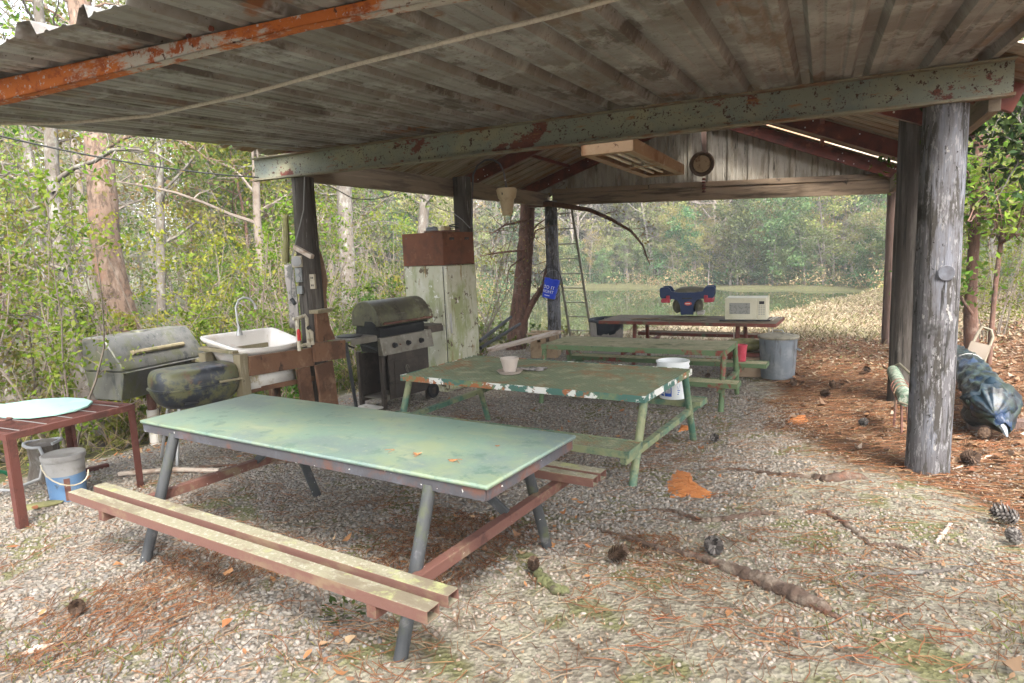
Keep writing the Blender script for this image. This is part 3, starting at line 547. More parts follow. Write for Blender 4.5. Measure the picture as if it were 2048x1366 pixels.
# posts
def post(x, y, z0, z1, r0, r1, m, lean=(0,0), n=28, label=None, seed=0):
    mb = MB(); rr = random.Random(seed); pts = []; rs = []
    vs = []; N_ = 26
    ph = [rr.uniform(0,6.28) for _ in range(6)]
    for i in range(N_+1):
        t = i/N_; z = z0+(z1-z0)*t; r = r0+(r1-r0)*t
        for k_ in range(n):
            a = 2*math.pi*k_/n
            q = r*(1 + .018*math.sin(3*a+ph[0]+t*1.2) + .012*math.sin(7*a+ph[1]-t*2) + .014*math.sin(t*9+ph[2]+a) + .008*math.sin(t*23+ph[3]+2*a))
            if t < .06: q *= 1+.05*(1-t/.06)
            vs.append((x+lean[0]*t+q*math.cos(a), y+lean[1]*t+q*math.sin(a), z))
    fs = [(i*n+j, i*n+(j+1)%n, (i+1)*n+(j+1)%n, (i+1)*n+j) for i in range(N_) for j in range(n)] + [tuple(range(n))[::-1], tuple(N_*n+j for j in range(n))]
    mb.add(vs, fs); o = mb.build('post', m, S)
    if label: o['label'] = label
    return o
post(.065,.15,-.12,2.57,.141,.134,M['post'], seed=1, label='thick grey pole post at the front right')
post(.17,2.78,-.25,2.95,.155,.150,M['post_dark'], seed=2, label='blackened post behind the front right pole')
post(.40,7.25,-.4,2.55,.125,.12,M['post_brown'], seed=3, label='brown post at the back right corner')
post(-5.68,.17,-.35,2.57,.142,.112,M['post_dark'], lean=(.03,0), seed=4, label='dark post carrying outlet boxes behind the sink')
post(-5.56,3.42,-.4,2.84,.145,.135,M['post_dark'], seed=5, label='dark post rising behind the metal box')
post(-5.56,6.98,-.45,2.68,.135,.125,M['post'], seed=6, label='grey post with the blue pail')
# left eave board, right eave, back beam
b = MB(); b.add([(-5.73,.12,2.54),(-5.66,.12,2.54),(-5.66,7.2,2.59),(-5.73,7.2,2.59),(-5.73,.12,2.79),(-5.66,.12,2.79),(-5.66,7.2,2.84),(-5.73,7.2,2.84)], [(3,2,1,0),(4,5,6,7),(0,1,5,4),(1,2,6,5),(2,3,7,6),(3,0,4,7)])
b.build('eave_board', M['eave_wood'], S, bevel=.004)
b = MB(); b.add([(.30,.12,2.50),(.37,.12,2.50),(.37,7.2,2.42),(.30,7.2,2.42),(.30,.12,2.72),(.37,.12,2.72),(.37,7.2,2.64),(.30,7.2,2.64)], [(3,2,1,0),(4,5,6,7),(0,1,5,4),(1,2,6,5),(2,3,7,6),(3,0,4,7)])
b.build('eave_board', M['eave_wood'], S, bevel=.004)
def slopebeam(x0, x1, y0, y1, za, zb, h):
    mb = MB(); return mb.add([(x0,y0,za),(x1,y0,zb),(x1,y1,zb),(x0,y1,za),(x0,y0,za+h),(x1,y0,zb+h),(x1,y1,zb+h),(x0,y1,za+h)], [(3,2,1,0),(4,5,6,7),(0,1,5,4),(1,2,6,5),(2,3,7,6),(3,0,4,7)])
slopebeam(-5.55,.36,7.05,7.12,2.595,2.40,.225).build('back_beam', M['back_wood'], S, bevel=.005)
slopebeam(-5.55,-3.62,7.03,7.115,2.826,2.765,.085).build('nailer', M['back_wood'], S, bevel=.004)
slopebeam(-3.60,.34,7.035,7.115,2.762,2.632,.095).build('nailer', M['back_wood'], S, bevel=.004)
# main gable roof
RX, RZ = -2.78, 4.02; zl = lambda x: RZ - .345*(RX-x); zrr = lambda x: RZ - .415*(x-RX)
def slope_sheet(xa, xb, y0, y1, zf):
    mb = MB(); ys = ribx(y0, y1); xs = [xa+(xb-xa)*i/3 for i in range(4)]; n = len(ys)
    return mb.add([(x, y, zf(x)+rib(y)*.8) for x in xs for y in ys], [(i*n+j, i*n+j+1, (i+1)*n+j+1, (i+1)*n+j) for i in range(3) for j in range(n-1)])
for y0, y1 in ((-.25,1.3),(1.28,2.9),(2.88,4.5),(4.48,6.1),(6.08,7.5)):
    slope_sheet(-6.35, RX, y0, y1, lambda x: zl(x)+.115).build('roof_sheet', M['sheet_roof'], S, smooth=False, solid=.0015)
for y0, y1 in ((-.25,1.3),(1.28,2.9),(2.88,4.5),(4.48,6.52),(6.66,7.5)):
    slope_sheet(RX, .62, y0, y1, lambda x: zrr(x)+.115).build('roof_sheet', M['sheet_roof'], S, smooth=False, solid=.0015)
b = MB(); b.add([(RX-.2,-.25,zl(RX-.2)+.165),(RX,-.25,RZ+.175),(RX+.2,-.25,zrr(RX+.2)+.165),(RX-.2,7.5,zl(RX-.2)+.165),(RX,7.5,RZ+.175),(RX+.2,7.5,zrr(RX+.2)+.165)], [(0,1,4,3),(1,2,5,4)])
b.build('ridge_cap', M['sheet_roof'], S, solid=.002)
# red rafters, C channels; pale discs stand for daylight through punched holes
for ri, y in enumerate((.56,1.9,4.45,6.92)):
    for sgn, (xe, zf) in enumerate(((-6.28, zl), (.56, zrr))):
        b = MB(); t = .012; p0, p1 = (xe, y, zf(xe)), (RX, y, RZ)
        d = (Vector(p1)-Vector(p0)).normalized(); u = Vector((0,0,1)); nrm = (u - d*u.dot(d)).normalized()
        b.bar(p0, p1, t, .19, up=(0,0,1)); 
        for s_ in (-1, 1):
            q0, q1 = Vector(p0)+nrm*s_*.092+Vector((0,.03,0)), Vector(p1)+nrm*s_*.092+Vector((0,.03,0)); b.bar(q0, q1, .06, .006)
        rf = b.build('rafter', M['red_steel'], S)
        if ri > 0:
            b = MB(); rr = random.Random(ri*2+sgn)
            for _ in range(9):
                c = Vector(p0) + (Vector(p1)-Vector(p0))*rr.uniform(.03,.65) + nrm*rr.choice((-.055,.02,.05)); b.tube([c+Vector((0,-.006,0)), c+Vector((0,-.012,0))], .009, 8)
            b.build('daylight_dots', M['hole_light'], rf)
# purlin under the left slope
b = MB(); b.bar((-5.1,.4,zl(-5.1)+.07),(-5.1,6.8,zl(-5.1)+.07),.06,.05); b.build('purlin', M['red_steel'], S)
b = MB(); b.tube([(-4.55,4.5,zl(-4.55)+.03),(-4.5,5.7,zl(-4.5)+.0),(-4.52,6.9,zl(-4.52)+.03)], .03, 8); b.build('purlin', M['back_wood'], S)
b = MB(); b.bar((-.7,.4,zrr(-.7)+.07),(-.7,6.8,zrr(-.7)+.07),.06,.05); b.build('purlin', M['red_steel'], S)
# gable wall of upright sheets
b = MB(); xs = ribx(-6.2, .5); n = len(xs); vs = []
for x in xs:
    top = (zl(x) if x < RX else zrr(x)) + .10; lo = 2.79 - .033*(x+5.5); vs += [(x, 7.135-rib(x)*.7, min(lo, top-.01)), (x, 7.135-rib(x)*.7, top)]
b.add(vs, [(2*i, 2*i+2, 2*i+3, 2*i+1) for i in range(n-1)]); b.build('gable_wall', M['sheet_gable'], S, smooth=False, solid=.002)

# ------------------------------------------------------------------ things hung from the shelter
b = MB(); p0, p1 = Z(-60,248,2.66), Z(1290,-24,2.64); pm = (p0+p1)/2
mid = Vector(T(640,143,(T(640,143,1)-CAM).length*0+3.45)); pts = []
P3 = [Z(-60,247,2.655), Z(120,247,2.62), Z(300,232,2.61), Z(500,187,2.60), Z(700,132,2.60), Z(900,82,2.60), Z(1100,34,2.605), Z(1300,-22,2.63)]
b.tube(P3, .010, 8); o = b.build('rope', M['rope'], origin=P3[3]); tag(o, 'pale sagging rope strung under the low front roof', 'rope')
b = MB(); e = Vector((-6.1,.0,2.60)); a0 = Y(-40,262,-2.0); pts = [a0.lerp(e, t)+Vector((0,0,-.25*t*(1-t))) for t in [i/12 for i in range(13)]]
b.tube(pts, .008, 6); o = b.build('cable', M['black_wire'], origin=e); tag(o, 'black cable running from the green beam end out to the left', 'cable')
b = MB(); q = [Y(615,352,.4), Y(660,372,.9), Y(705,397,1.4), Y(740,400,1.8), Y(775,393,2.3), Y(815,378,2.9), Y(850,400,3.0), Y(880,418,3.1), Y(905,425,3.2), Y(925,440,3.27), Y(940,456,3.1)]
b.tube(q, .006, 6); o = b.build('light_wire', M['wire'], origin=q[0]); tag(o, 'thin wire looping from the sink post to the metal box', 'wire')
# gooseneck lamp on the second left post
t = thing('gooseneck_lamp', 'gooseneck lamp with a yellowed tapering plastic shade beside the middle left post', 'lamp', (-5.42,3.42,2.5))
q = [Y(944,455,3.28), Y(944,400,3.28), Y(946,350,3.28), Y(955,331,3.28), Y(970,320,3.28), Y(986,319,3.28), Y(1000,328,3.28), Y(1008,345,3.28), Y(1013,378,3.28)]
b = MB(); b.tube(q, .014, 8); b.build('arm', M['dark_steel'], t)
cx, cz = q[-1].x, q[-1].z
b = MB(); b.lathe([(.02,.02),(.135,.01),(.15,-.015),(.125,-.13),(.105,-.145),(.075,-.35),(.06,-.37),(.0,-.37)], (cx,3.28,cz), 16); b.build('shade', M['cream'], t, ang=50)
b = MB(); b.box((cx-.005,3.28-.137,cz-.07),(.016,.006,.035)); b.build('vent_slot', M['black'], t)
# fluorescent light fixture
fx0, fx1, fy0, fy1, fz = -2.98, -2.42, 1.42, 4.15, 2.68
t = thing('fluorescent_fixture', 'long rusty cream fluorescent ceiling fixture with bare tubes hanging under the roof', 'light fixture', ((fx0+fx1)/2, (fy0+fy1)/2, fz))
b = MB(); w_ = fx1-fx0; xc = (fx0+fx1)/2; yc = (fy0+fy1)/2
b.box((fx0+.008,yc,fz+.06),(.012,fy1-fy0,.12)); b.box((fx1-.008,yc,fz+.06),(.012,fy1-fy0,.12)); b.box((xc,fy0+.008,fz+.06),(w_-.03,.012,.12)); b.box((xc,fy1-.008,fz+.06),(w_-.03,.012,.12))
b.box((xc,yc,fz+.128),(w_,fy1-fy0,.012)); b.build('housing', M['fixture'], t, bevel=.003)
b = MB()
for x in (fx0+.055, fx1-.055): b.box((x,yc,fz+.006),(.085,fy1-fy0-.05,.006))
for y in (fy0+.09, yc+.1, fy1-.06): b.box((xc,y,fz+.0065),(w_-.2,.11,.006))
b.build('bottom_frame', M['fixture'], t)
for i in range(3):
    x = fx0+.155+i*(w_-.31)/2
    b = MB(); b.box((x,yc,fz+.105),(.11,fy1-fy0-.1,.006)); b.build('reflector', M['fixture_in'], t)
    for ya, yb in ((fy0+.16, yc+.03), (yc+.17, fy1-.13)):
        b = MB(); b.tube([(x,ya,fz+.05),(x,yb,fz+.05)], .019, 10); b.build('lamp_tube', M['lamp_tube'], t)
b = MB()
for y in (fy0+.4, fy1-.4): b.tube([(xc,y,fz+.134),(xc,y,RZ-.02)], .004, 6)
b.build('hanger', M['wire'], t)
# round dial hung at the gable
c = Y(1404,328,6.75)
t = thing('hanging_dial', 'round rusty dial with a pale blotched face hanging before the gable wall', 'dial', (c.x,c.y,c.z))
Rm = Matrix.Translation(c) @ Matrix.Rotation(R(90),4,'X')
b = MB(); b.lathe([(.0,-.03),(.20,-.03),(.215,-.01),(.215,.03),(.19,.04),(.17,.022),(.0,.02)], n=28, M=Rm); b.build('rim', M['brass'], t, ang=40)
b = MB(); b.lathe([(.0,.0225),(.145,.0225),(.14,.030),(.0,.032)], n=24, M=Rm); b.build('face', M['dial'], t)
b = MB(); b.bar((c.x+.02,c.y+.08,c.z+.05),(c.x+.02,c.y+.08,c.z+.95),.085,.03,up=(0,1,0)); b.build('strap', M['post_brown'], t)
b = MB(); b.tube([(c.x-.06,c.y,c.z+.95),(c.x-.02,c.y-.01,c.z+.45),(c.x,c.y,c.z+.2)], .004, 6); b.build('cord', M['wire'], t)
# rusty hardware below the dial
b = MB(); d = Y(1408,372,7.02)
for i in range(5): b.lathe([(.025,-.018),(.036,0),(.025,.018)], (d.x, d.y-.02, d.z+.12-.055*i), 8)
o = b.build('rusty_chain', M['red_steel'], origin=d); tag(o, 'short rusty chain hanging on the back beam below the round dial', 'chain')
# tin lid nailed to the front right post
p = Y(1890,546,.03); nx = Vector((p.x-.065, p.y-.15, 0)).normalized()
b = MB(); Mm = Matrix.Translation(Vector((.065,.15,p.z))+nx*.140) @ nx.to_track_quat('Z','Y').to_matrix().to_4x4(); b.lathe([(0,0),(.052,0),(.055,.004),(.05,.008),(.0,.006)], n=20, M=Mm)
o = b.build('tin_lid', M['dark_steel'], origin=(p.x,p.y,p.z)); tag(o, 'round grey tin lid nailed to the thick grey front post', 'lid')
# ------------------------------------------------------------------ picnic tables
def foot(t, x, y):      # local ground height under a thing's point
    w = t.matrix_basis @ Vector((x,y,0)); return h1(w.x, w.y) - t.location.z - .02
t1 = thing('picnic_table', 'front picnic table with a faded green vinyl top and steel tube benches', 'picnic table', (-3.156,-2.439,0), -.1175)
L_, W_ = 2.60, .80
b = MB(); b.box((0,0,.7475),(2.637,.828,.022)); b.build('vinyl_top', M['cloth'], t1, True, bevel=.009)
b = MB()
for y in (-W_/2, W_/2): b.box((0,y,.71),(L_,.008,.052)); b.box((0,y-.02*(1 if y>0 else -1),.731),(L_,.034,.006))
for x in (-L_/2, L_/2): b.box((x,0,.71),(.008,W_-.012,.052))
for x in (-.6,.6): b.box((x,0,.715),(.05,W_-.02,.03))
b.build('frame', M['dark_steel'], t1, True, bevel=.002)
for x in (-.99,.99):
    for s in (-1,1):
        b = MB(); f_ = foot(t1, x, s*.65); b.tube([(x,s*.385,.70),(x,s*.65,f_)], .031, 14); b.build('leg', M['leg_steel'], t1, True)
    b = MB(); b.bar((x+.04*(1 if x>0 else -1),-.83,.34),(x+.04*(1 if x>0 else -1),.88,.34),.05,.055); b.build('cross_bar', M['rust_bar'], t1, True, bevel=.003)
    b = MB(); sx_ = 1 if x > 0 else -1; b.bar((x+.03*sx_,.18,.36),(x-.46*sx_,.18,.69),.05,.02,up=(0,1,0)); b.build('brace', M['leg_steel'], t1, True, bevel=.002)
for y, xa, xb, w_ in ((-.793,-1.39,1.316,.075),(-.67,-1.36,1.316,.07),(.731,-1.30,1.272,.07),(.842,-1.30,1.27,.085)):
    b = MB(); b.hollow((xa,y,.394),(xb,y,.394),w_,.052,.005); b.build('bench_tube', M['seat_tube'], t1, True, bevel=.002)
b = MB(); rr = random.Random(4)      # stray litter lying on the vinyl
for (px, py, n_) in ((830,912,5),(905,920,4),(785,900,3)):
    c = Z(px, py, .761); pts = []
    for k_ in range(2):
        a = rr.uniform(0,6.28); l = rr.uniform(.03,.07); d = Vector((math.cos(a),math.sin(a),0))*l; b.tube([c-d*.3, c+d*.3+Vector((.01,.006,.003)), c+d], .0012, 4)
c = Z(838,910,.762); o = b.build('pine_needle_sprig', mat('orange_needle', (.32,.13,.045), rough=.8), origin=c); tag(o, 'few orange pine needles lying on the faded green table top', 'pine needles')
for nm, (px, py) in (('dry leaf curled beside the pine needles on the green table','835 908'.split()),('split dry leaf near the right end of the green table','905 922'.split()),('tiny brown leaf near the back edge of the green table','995 892'.split())):
    c = Z(float(px), float(py), .7605); b = MB(); s = .022 if 'tiny' not in nm else .012
    b.add([(c.x+s*x,c.y+s*y,c.z+s*z) for x,y,z in ((-1.2,0,.3),(-.3,.5,.02),(.6,.4,.1),(1.3,0,.5),(.5,-.5,.1),(-.4,-.4,.02),(0,0,.22))], [(0,1,6),(1,2,6),(2,3,6),(3,4,6),(4,5,6),(5,0,6)])
    o = b.build('dry_leaf', mat('dry_leaf_brown', (.35,.16,.07), rough=.8), origin=c, solid=.001); tag(o, nm, 'leaf')

def lattice(mb, x0, x1, y0, y1, z, px=.055, py=.024, w_=.009):
    n = int((y1-y0)/py); m_ = int((x1-x0)/(px/2))
    for j in range(n+1):
        y = y0+j*py; vs = []
        for i in range(m_+1):
            yy = y + (py*.42 if (i+j) % 2 else -py*.42); x = x0+(x1-x0)*i/m_
            vs += [(x, min(max(yy-w_/2,y0),y1), z-.0025), (x, min(max(yy+w_/2,y0),y1), z+.0025)]
        mb.add(vs, [(2*i,2*i+2,2*i+3,2*i+1) for i in range(m_)])
    return mb
def angle_frame(mb, x0, x1, y0, y1, z, h, w_=.04, t_=.006):
    for y, s in ((y0,1),(y1,-1)): mb.box(((x0+x1)/2,y+s*t_/2,z-h/2),(x1-x0,t_,h)); mb.box(((x0+x1)/2,y+s*(t_+w_/2),z-h+.003),(x1-x0-.02,w_,.005))
    for x, s in ((x0,1),(x1,-1)): mb.box((x+s*t_/2,(y0+y1)/2,z-h/2),(t_,y1-y0-2*t_-.002,h)); mb.box((x+s*(t_+w_/2),(y0+y1)/2,z-h+.0075),(w_,y1-y0-2*w_-.02,.003))
    return mb
def steel_table(label, loc, yaw, L, W, h, lx, top_y, foot_y, seats, m_frame, m_edge, m_top, m_leg, m_bar, seat_mat, solid_top=False, frame_h=.055):
    t = thing('picnic_table', label, 'picnic table', loc, yaw)
    b = MB()
    if solid_top: b.box((0,0,h-.008),(L-.016,W-.016,.014)); b.build('top', m_top, t, True, bevel=.003)
    else: lattice(b, -L/2+.008, L/2-.008, -W/2+.008, W/2-.008, h-.006); b.build('mesh_top', m_top, t, True, smooth=False)
    b = angle_frame(MB(), -L/2, L/2, -W/2, W/2, h, frame_h)
    if solid_top: b = MB(); b.hollow((-L/2,-W/2,h-frame_h/2-.002),(L/2,-W/2,h-frame_h/2-.002),.03,frame_h,.004); b.hollow((-L/2,W/2,h-frame_h/2-.002),(L/2,W/2,h-frame_h/2-.002),.03,frame_h,.004); b.box((-L/2+.015,0,h-frame_h/2-.002),(.03,W-.034,frame_h)); b.box((L/2-.015,0,h-frame_h/2-.002),(.03,W-.034,frame_h))
    b.build('frame', m_edge, t, True, bevel=.002)
    for x in (-lx, lx):
        for s in (-1,1):
            b = MB(); f_ = foot(t, x, s*foot_y); b.tube([(x,s*top_y,h-frame_h+.012),(x,s*foot_y,f_)], .032, 12); b.build('leg', m_leg, t, True)
        ys = [q[0] for q in seats]+[q[1] for q in seats]
        b = MB(); zb = seats[0][4]-.085; b.bar((x,min(ys)+.02,zb),(x,max(ys)-.02,zb),.05,.05); b.build('cross_bar', m_bar, t, True, bevel=.003)
    for (ya, yb, xa, xb, z) in seats:
        b = MB(); angle_frame(b, xa, xb, ya, yb, z, .055, .03); bench = b.build('bench', m_edge if m_edge is not M['green_flaking'] else m_frame, t, True, bevel=.002)
        b = MB(); lattice(b, xa+.008, xb-.008, ya+.008, yb-.008, z-.008); b.build('bench_mesh', seat_mat, bench, False, smooth=False) if False else None
        q = b.build('bench_mesh', seat_mat, bench, True, smooth=False)
    return t
t2 = steel_table('second picnic table with a green expanded mesh top and flaking front edge', (-3.016,.278,-.17), -.1128, 2.462, 1.225, .75, 1.19, .52, .80, [(-.985,-.70,-1.22,1.24,.42),(.685,.93,-1.22,1.285,.42)], M['green_steel'], M['green_flaking'], M['green_mesh'], M['green_steel'], M['green_steel'], M['green_mesh'])
t3 = steel_table('third picnic table with a mossy solid top and green frame showing red patches', (-2.756,2.759,-.245), -.058, 2.304, .80, .754, 1.13, .36, .52, [(-.66,-.40,-1.30,1.33,.43),(.66,.94,-1.28,1.455,.43)], M['green_red'], M['green_red'], M['moss_top'], M['green_red'], M['green_red'], M['moss_top'], True, .06)
t4 = steel_table('farthest picnic table with a brown board top in a rusty red frame', (-2.556,5.267,-.222), -.0718, 2.713, .945, .761, .80, .30, .42, [(-.95,-.68,-1.0,1.25,.40),(.72,1.0,-1.1,1.2,.43)], M['red_table'], M['red_table'], M['board_top'], M['red_table'], M['red_table'], M['board_top'], True, .05)
# on the second table
c = Z(1020,746,.582); t = thing('flower_pot', 'small translucent plastic flower pot in a saucer on the green mesh table', 'flower pot', c)
b = MB(); b.lathe([(.0,.018),(.058,.018),(.083,.125),(.088,.126),(.088,.145),(.082,.145),(.08,.128),(.055,.03),(.0,.028)], n=24); b.build('pot', M['pot'], t, True)
b = MB(); b.lathe([(.0,.0),(.10,.0),(.125,.028),(.12,.028),(.098,.006),(0,.006)], n=24); b.build('saucer', M['pot'], t, True)
c = Z(1062,740,.582); b = MB(); rr = random.Random(3); n_ = 9
vs = [(c.x+.26*(i/n_-.5)+.02*rr.uniform(-1,1), c.y+.10*(j/n_-.5)+.02*rr.uniform(-1,1)+.05*(i/n_-.5), c.z+.004+.035*rr.random()*(1-abs(2*j/n_-1))) for j in range(n_+1) for i in range(n_+1)]
b.add(vs, [(j*(n_+1)+i, j*(n_+1)+i+1, (j+1)*(n_+1)+i+1, (j+1)*(n_+1)+i) for j in range(n_) for i in range(n_)])
o = b.build('rag', M['rag'], origin=c, solid=.006, ang=80); tag(o, 'crumpled dirty rag beside the flower pot', 'rag')
# lettering helper: curved or flat text turned into a mesh
def text_mesh(name, txt, size, mt, parent, Mloc=None, bend=None, depth=.0015):
    cu = bpy.data.curves.new('t','FONT'); cu.body = txt; cu.size = size; cu.align_x = 'CENTER'; cu.align_y = 'CENTER'; cu.extrude = depth/2; cu.resolution_u = 2
    ob = bpy.data.objects.new('t', cu); COL.objects.link(ob); dg = bpy.context.evaluated_depsgraph_get(); me = bpy.data.meshes.new_from_object(ob.evaluated_get(dg))
    bpy.data.objects.remove(ob); bpy.data.curves.remove(cu); me.name = name
    for v in me.vertices:
        p = v.co.copy()
        if bend:     # wrap round an upright cylinder of radius bend(z)
            rr_, z0, a0 = bend; r_ = rr_(p.y+z0) + .0012 + p.z; a = a0 + p.x/rr_(p.y+z0); p = Vector((r_*math.cos(a), r_*math.sin(a), p.y+z0))
        v.co = Mloc @ p if Mloc else p
    me.materials.clear(); me.materials.append(mt); o = bpy.data.objects.new(name, me); COL.objects.link(o); o.parent = parent; return o
def patch(mb, r, a0, a1, z0, z1, e=.001, n=8):
    vs = []
    for i in range(n+1):
        a = a0+(a1-a0)*i/n
        for z in (z0, z1): q = r(z)+e; vs.append((q*math.cos(a), q*math.sin(a), z))
    return mb.add(vs, [(2*i,2*i+2,2*i+3,2*i+1) for i in range(n)])
c = t2.matrix_basis @ Vector((.985,.815,.42)); t = thing('white_bucket', 'white plastic bucket with blue label on the far bench of the mesh table', 'bucket', c)
rb = lambda z: .128+.020*z/.36
b = MB(); b.lathe([(.0,.0),(.128,.0),(.148,.30),(.156,.30),(.156,.315),(.150,.316),(.152,.345),(.160,.347),(.160,.362),(.146,.362),(.124,.012),(.0,.012)], n=32); b.build('pail', M['white_pail'], t, True)
va = math.atan2(CAM.y-c.y, CAM.x-c.x)
b = MB(); patch(b, rb, va-.62, va-.10, .03, .20); b.build('label', M['blue_print'], t, True)
b = MB(); patch(b, rb, va-.56, va-.16, .062, .19, .002); b.build('label_panel', M['grey_print'], t, True)
b = MB(); patch(b, rb, va-1.0, va-.70, .03, .048); patch(b, rb, va-1.0, va-.70, .056, .066); patch(b, rb, va-.95, va-.72, .075, .09)
for i in range(9): patch(b, rb, va+.30+.03*(i%2), va+.42+.04*((i*7)%3), .05+i*.018, .058+i*.018)
b.build('label_print', M['blue_print'], t, True)
b = MB(); b.tube([(.15*math.cos(va+a),.15*math.sin(va+a),.30-.20*math.sin(a+1.57) if False else .32-.04*math.cos(a)) for a in [i*.3-1.5 for i in range(11)]], .003, 5); b.build('bail', M['wire'], t, True)
# on the far table: microwave, blue seat, plank, pads
zt = .541
fl_ = Z(1450,641,zt); fr_ = Z(1533,642,zt); dirx = math.atan2(fr_.y-fl_.y, fr_.x-fl_.x)
t = thing('microwave_oven', 'cream microwave oven standing on the right end of the farthest table', 'microwave', (fl_.x,fl_.y,zt), dirx); mw = (fr_-fl_).length; mh = .335; md = .40
b = MB(); b.box((mw/2,md/2,mh/2+.012),(mw,md,mh)); 
for x in (.05,mw-.05):
    for y in (.05,md-.05): b.box((x,y,.006),(.04,.04,.012))
b.build('body', M['mw'], t, True, bevel=.008)
b = MB(); b.box((mw*.385,-.010,mh/2+.012),(mw*.765,.02,mh-.006)); dr = b.build('door', M['mw'], t, True, bevel=.005)
b = MB(); b.box((mw*.36,-.0215,mh*.5+.02),(mw*.50,.004,mh*.50)); b.build('window', M['mw_win'], dr, True, bevel=.001)
b = MB(); b.box((mw*.885,-.009,mh/2+.012),(mw*.215,.018,mh-.006)); cp_ = b.build('control_panel', M['mw'], t, True, bevel=.003)
b = MB(); b.box((mw*.885,-.0195,mh*.82),(mw*.12,.003,.045)); b.build('display', M['black'], cp_, True)
b = MB()
for i in range(3):
    for j in range(6): b.box((mw*.83+i*mw*.055,-.019,mh*.30+j*mh*.075),(mw*.04,.002,.014))
b.build('keypad', M['mw_key'], cp_, True)
b = MB(); p = fl_+Vector((.05,-.06,0)); b.bar((p.x-.12,p.y-.02,zt+.012),(p.x+.60,p.y+.02,zt+.012),.05,.02); o = b.build('dark_stick', M['black'], origin=p); tag(o, 'dark flat stick lying before the cream microwave', 'stick')
# blue plastic seat frame: two T-shaped ends, red clips, canvas between
c = Z(1374,633,zt); t = thing('plastic_seat_frame', 'navy blue plastic seat frame with red clips and grey canvas on the farthest table', 'seat frame', (c.x,c.y,zt), .10)
def tend(y, th):
    sc = 1.0; P_ = [(-.10,.0),(.10,.0),(.11,.16),(.15,.235),(.22,.26),(.40,.27),(.43,.30),(.44,.43),(.42,.455),(.30,.455),(.27,.43),(.25,.385),(.12,.365),(-.12,.365),(-.25,.385),(-.27,.43),(-.30,.455),(-.42,.455),(-.44,.43),(-.43,.30),(-.40,.27),(-.22,.26),(-.15,.235),(-.11,.16)]
    Mr = Matrix.Translation((0,y,.03)) @ Matrix.Rotation(R(90),4,'X'); return MB().prism([(x*sc,z*sc) for x,z in P_], -th/2, th/2, Mr)
for y in (.0,.42): tend(y,.05).build('end_panel', M['navy'], t, True, bevel=.008)
for s in (-1,1):
    b = MB(); b.box((s*.335,-.02,.27),(.13,.09,.07)); b.box((s*.30,-.02,.325),(.06,.085,.05)); b.box((s*.36,.22,.262),(.12,.44,.05)); b.build('red_clip', M['clip_red'], t, True, bevel=.008)
b = MB(); b.ball((.06,.22,.38),(.30,.20,.105),16,10,jit=.03); b.build('canvas_top', M['cushion'], t, True, ang=80)
for s in (-1,1): b = MB(); b.ball((s*.17,.2,.16),(.08,.17,.12),12,8,jit=.04); b.build('canvas_side', M['cushion'], t, True)
b = MB(); b.lathe([(.0,.0),(.04,.0),(.04,.006),(.0,.006)], n=16, M=Matrix.Translation((.02,-.026,.215)) @ Matrix.Rotation(R(90),4,'X') @ Matrix.Diagonal((1.5,.75,1,1))); b.build('emblem', M['emblem'], t, True)
b = MB(); b.box((.015,-.032,.215),(.075,.003,.014)); b.build('emblem_lettering', M['white_text'], t, True)
b = MB(); b.box((.0,-.0265,.30),(.16,.004,.02)); b.build('handle_slot', M['black'], t, True)
b = MB(); b.box((.22,.06,.06),(.12,.34,.05)); b.build('footrest', M['sink_white2'], t, True, bevel=.02)
c = Z(1365,640,zt); b = MB(); b.prism([(-.36,-.07),(.30,-.09),(.36,.06),(.2,.12),(-.25,.10)], 0, .028, Matrix.Translation((c.x,c.y,zt+.001))); o = b.build('olive_mat', M['cushion'], origin=(c.x,c.y,zt), bevel=.006); tag(o, 'flat grey green mat under the blue seat frame', 'mat')
c = Z(1290,638,zt); b = MB(); b.bar((c.x-.22,c.y-.06,zt+.012),(c.x+.34,c.y+.06,zt+.016),.10,.02); o = b.build('loose_plank', M['board_top'], origin=c); tag(o, 'short brown plank lying loose on the farthest table', 'plank')
# ropes tied round the right end of the far table
for px, lb in ((1468,'pale cord tied round the farthest table left of the microwave corner'),(1538,'pale cord looped over the right end of the farthest table')):
    c = Z(px,646,.50); b = MB(); f0 = c+Vector((0,-.012,.05)); b.tube([f0+Vector((.05,.42,.0)), f0+Vector((.02,.1,.004)), f0, f0+Vector((0,-.01,-.08)), f0+Vector((.004,-.012,-.30)), f0+Vector((.02,.03,-.42)), f0+Vector((.045,.05,-.30)), f0+Vector((.05,-.004,-.02)), f0+Vector((.055,.05,.005)), f0+Vector((.1,.42,0))], .007, 6)
    o = b.build('tie_cord', M['rope'], origin=f0); tag(o, lb, 'cord')
c = t4.matrix_basis @ Vector((.98,-.80,.405)); b = MB(); b.ball((0,0,.09),(.30,.16,.09),18,9,jit=.02); 
o = b.build('olive_cushion', M['olive'], ang=80); o.location = c; tag(o, 'olive green cushion on the near bench of the farthest table', 'cushion')
c = Z(1466,722,.20); b = MB(); rr_ = t3.matrix_basis @ Vector((1.12,.83,.43)); b.lathe([(.0,0),(.062,0),(.078,.20),(.083,.20),(.083,.215),(.074,.215),(.058,.008),(.0,.008)], n=20)
o = b.build('red_cup', M['clip_red']); o.location = rr_; tag(o, 'faded red plastic tub on the far bench of the mossy table', 'tub')
c = G(1510,756); b = MB(); b.box((0,0,.14),(.36,.26,.28)); o = b.build('tan_carton', M['tan_box'], bevel=.01); o.location = (c.x-.06,c.y+.16,c.z); o.rotation_euler = (0,0,.1); tag(o, 'tan carton on the ground below the olive cushion', 'carton')
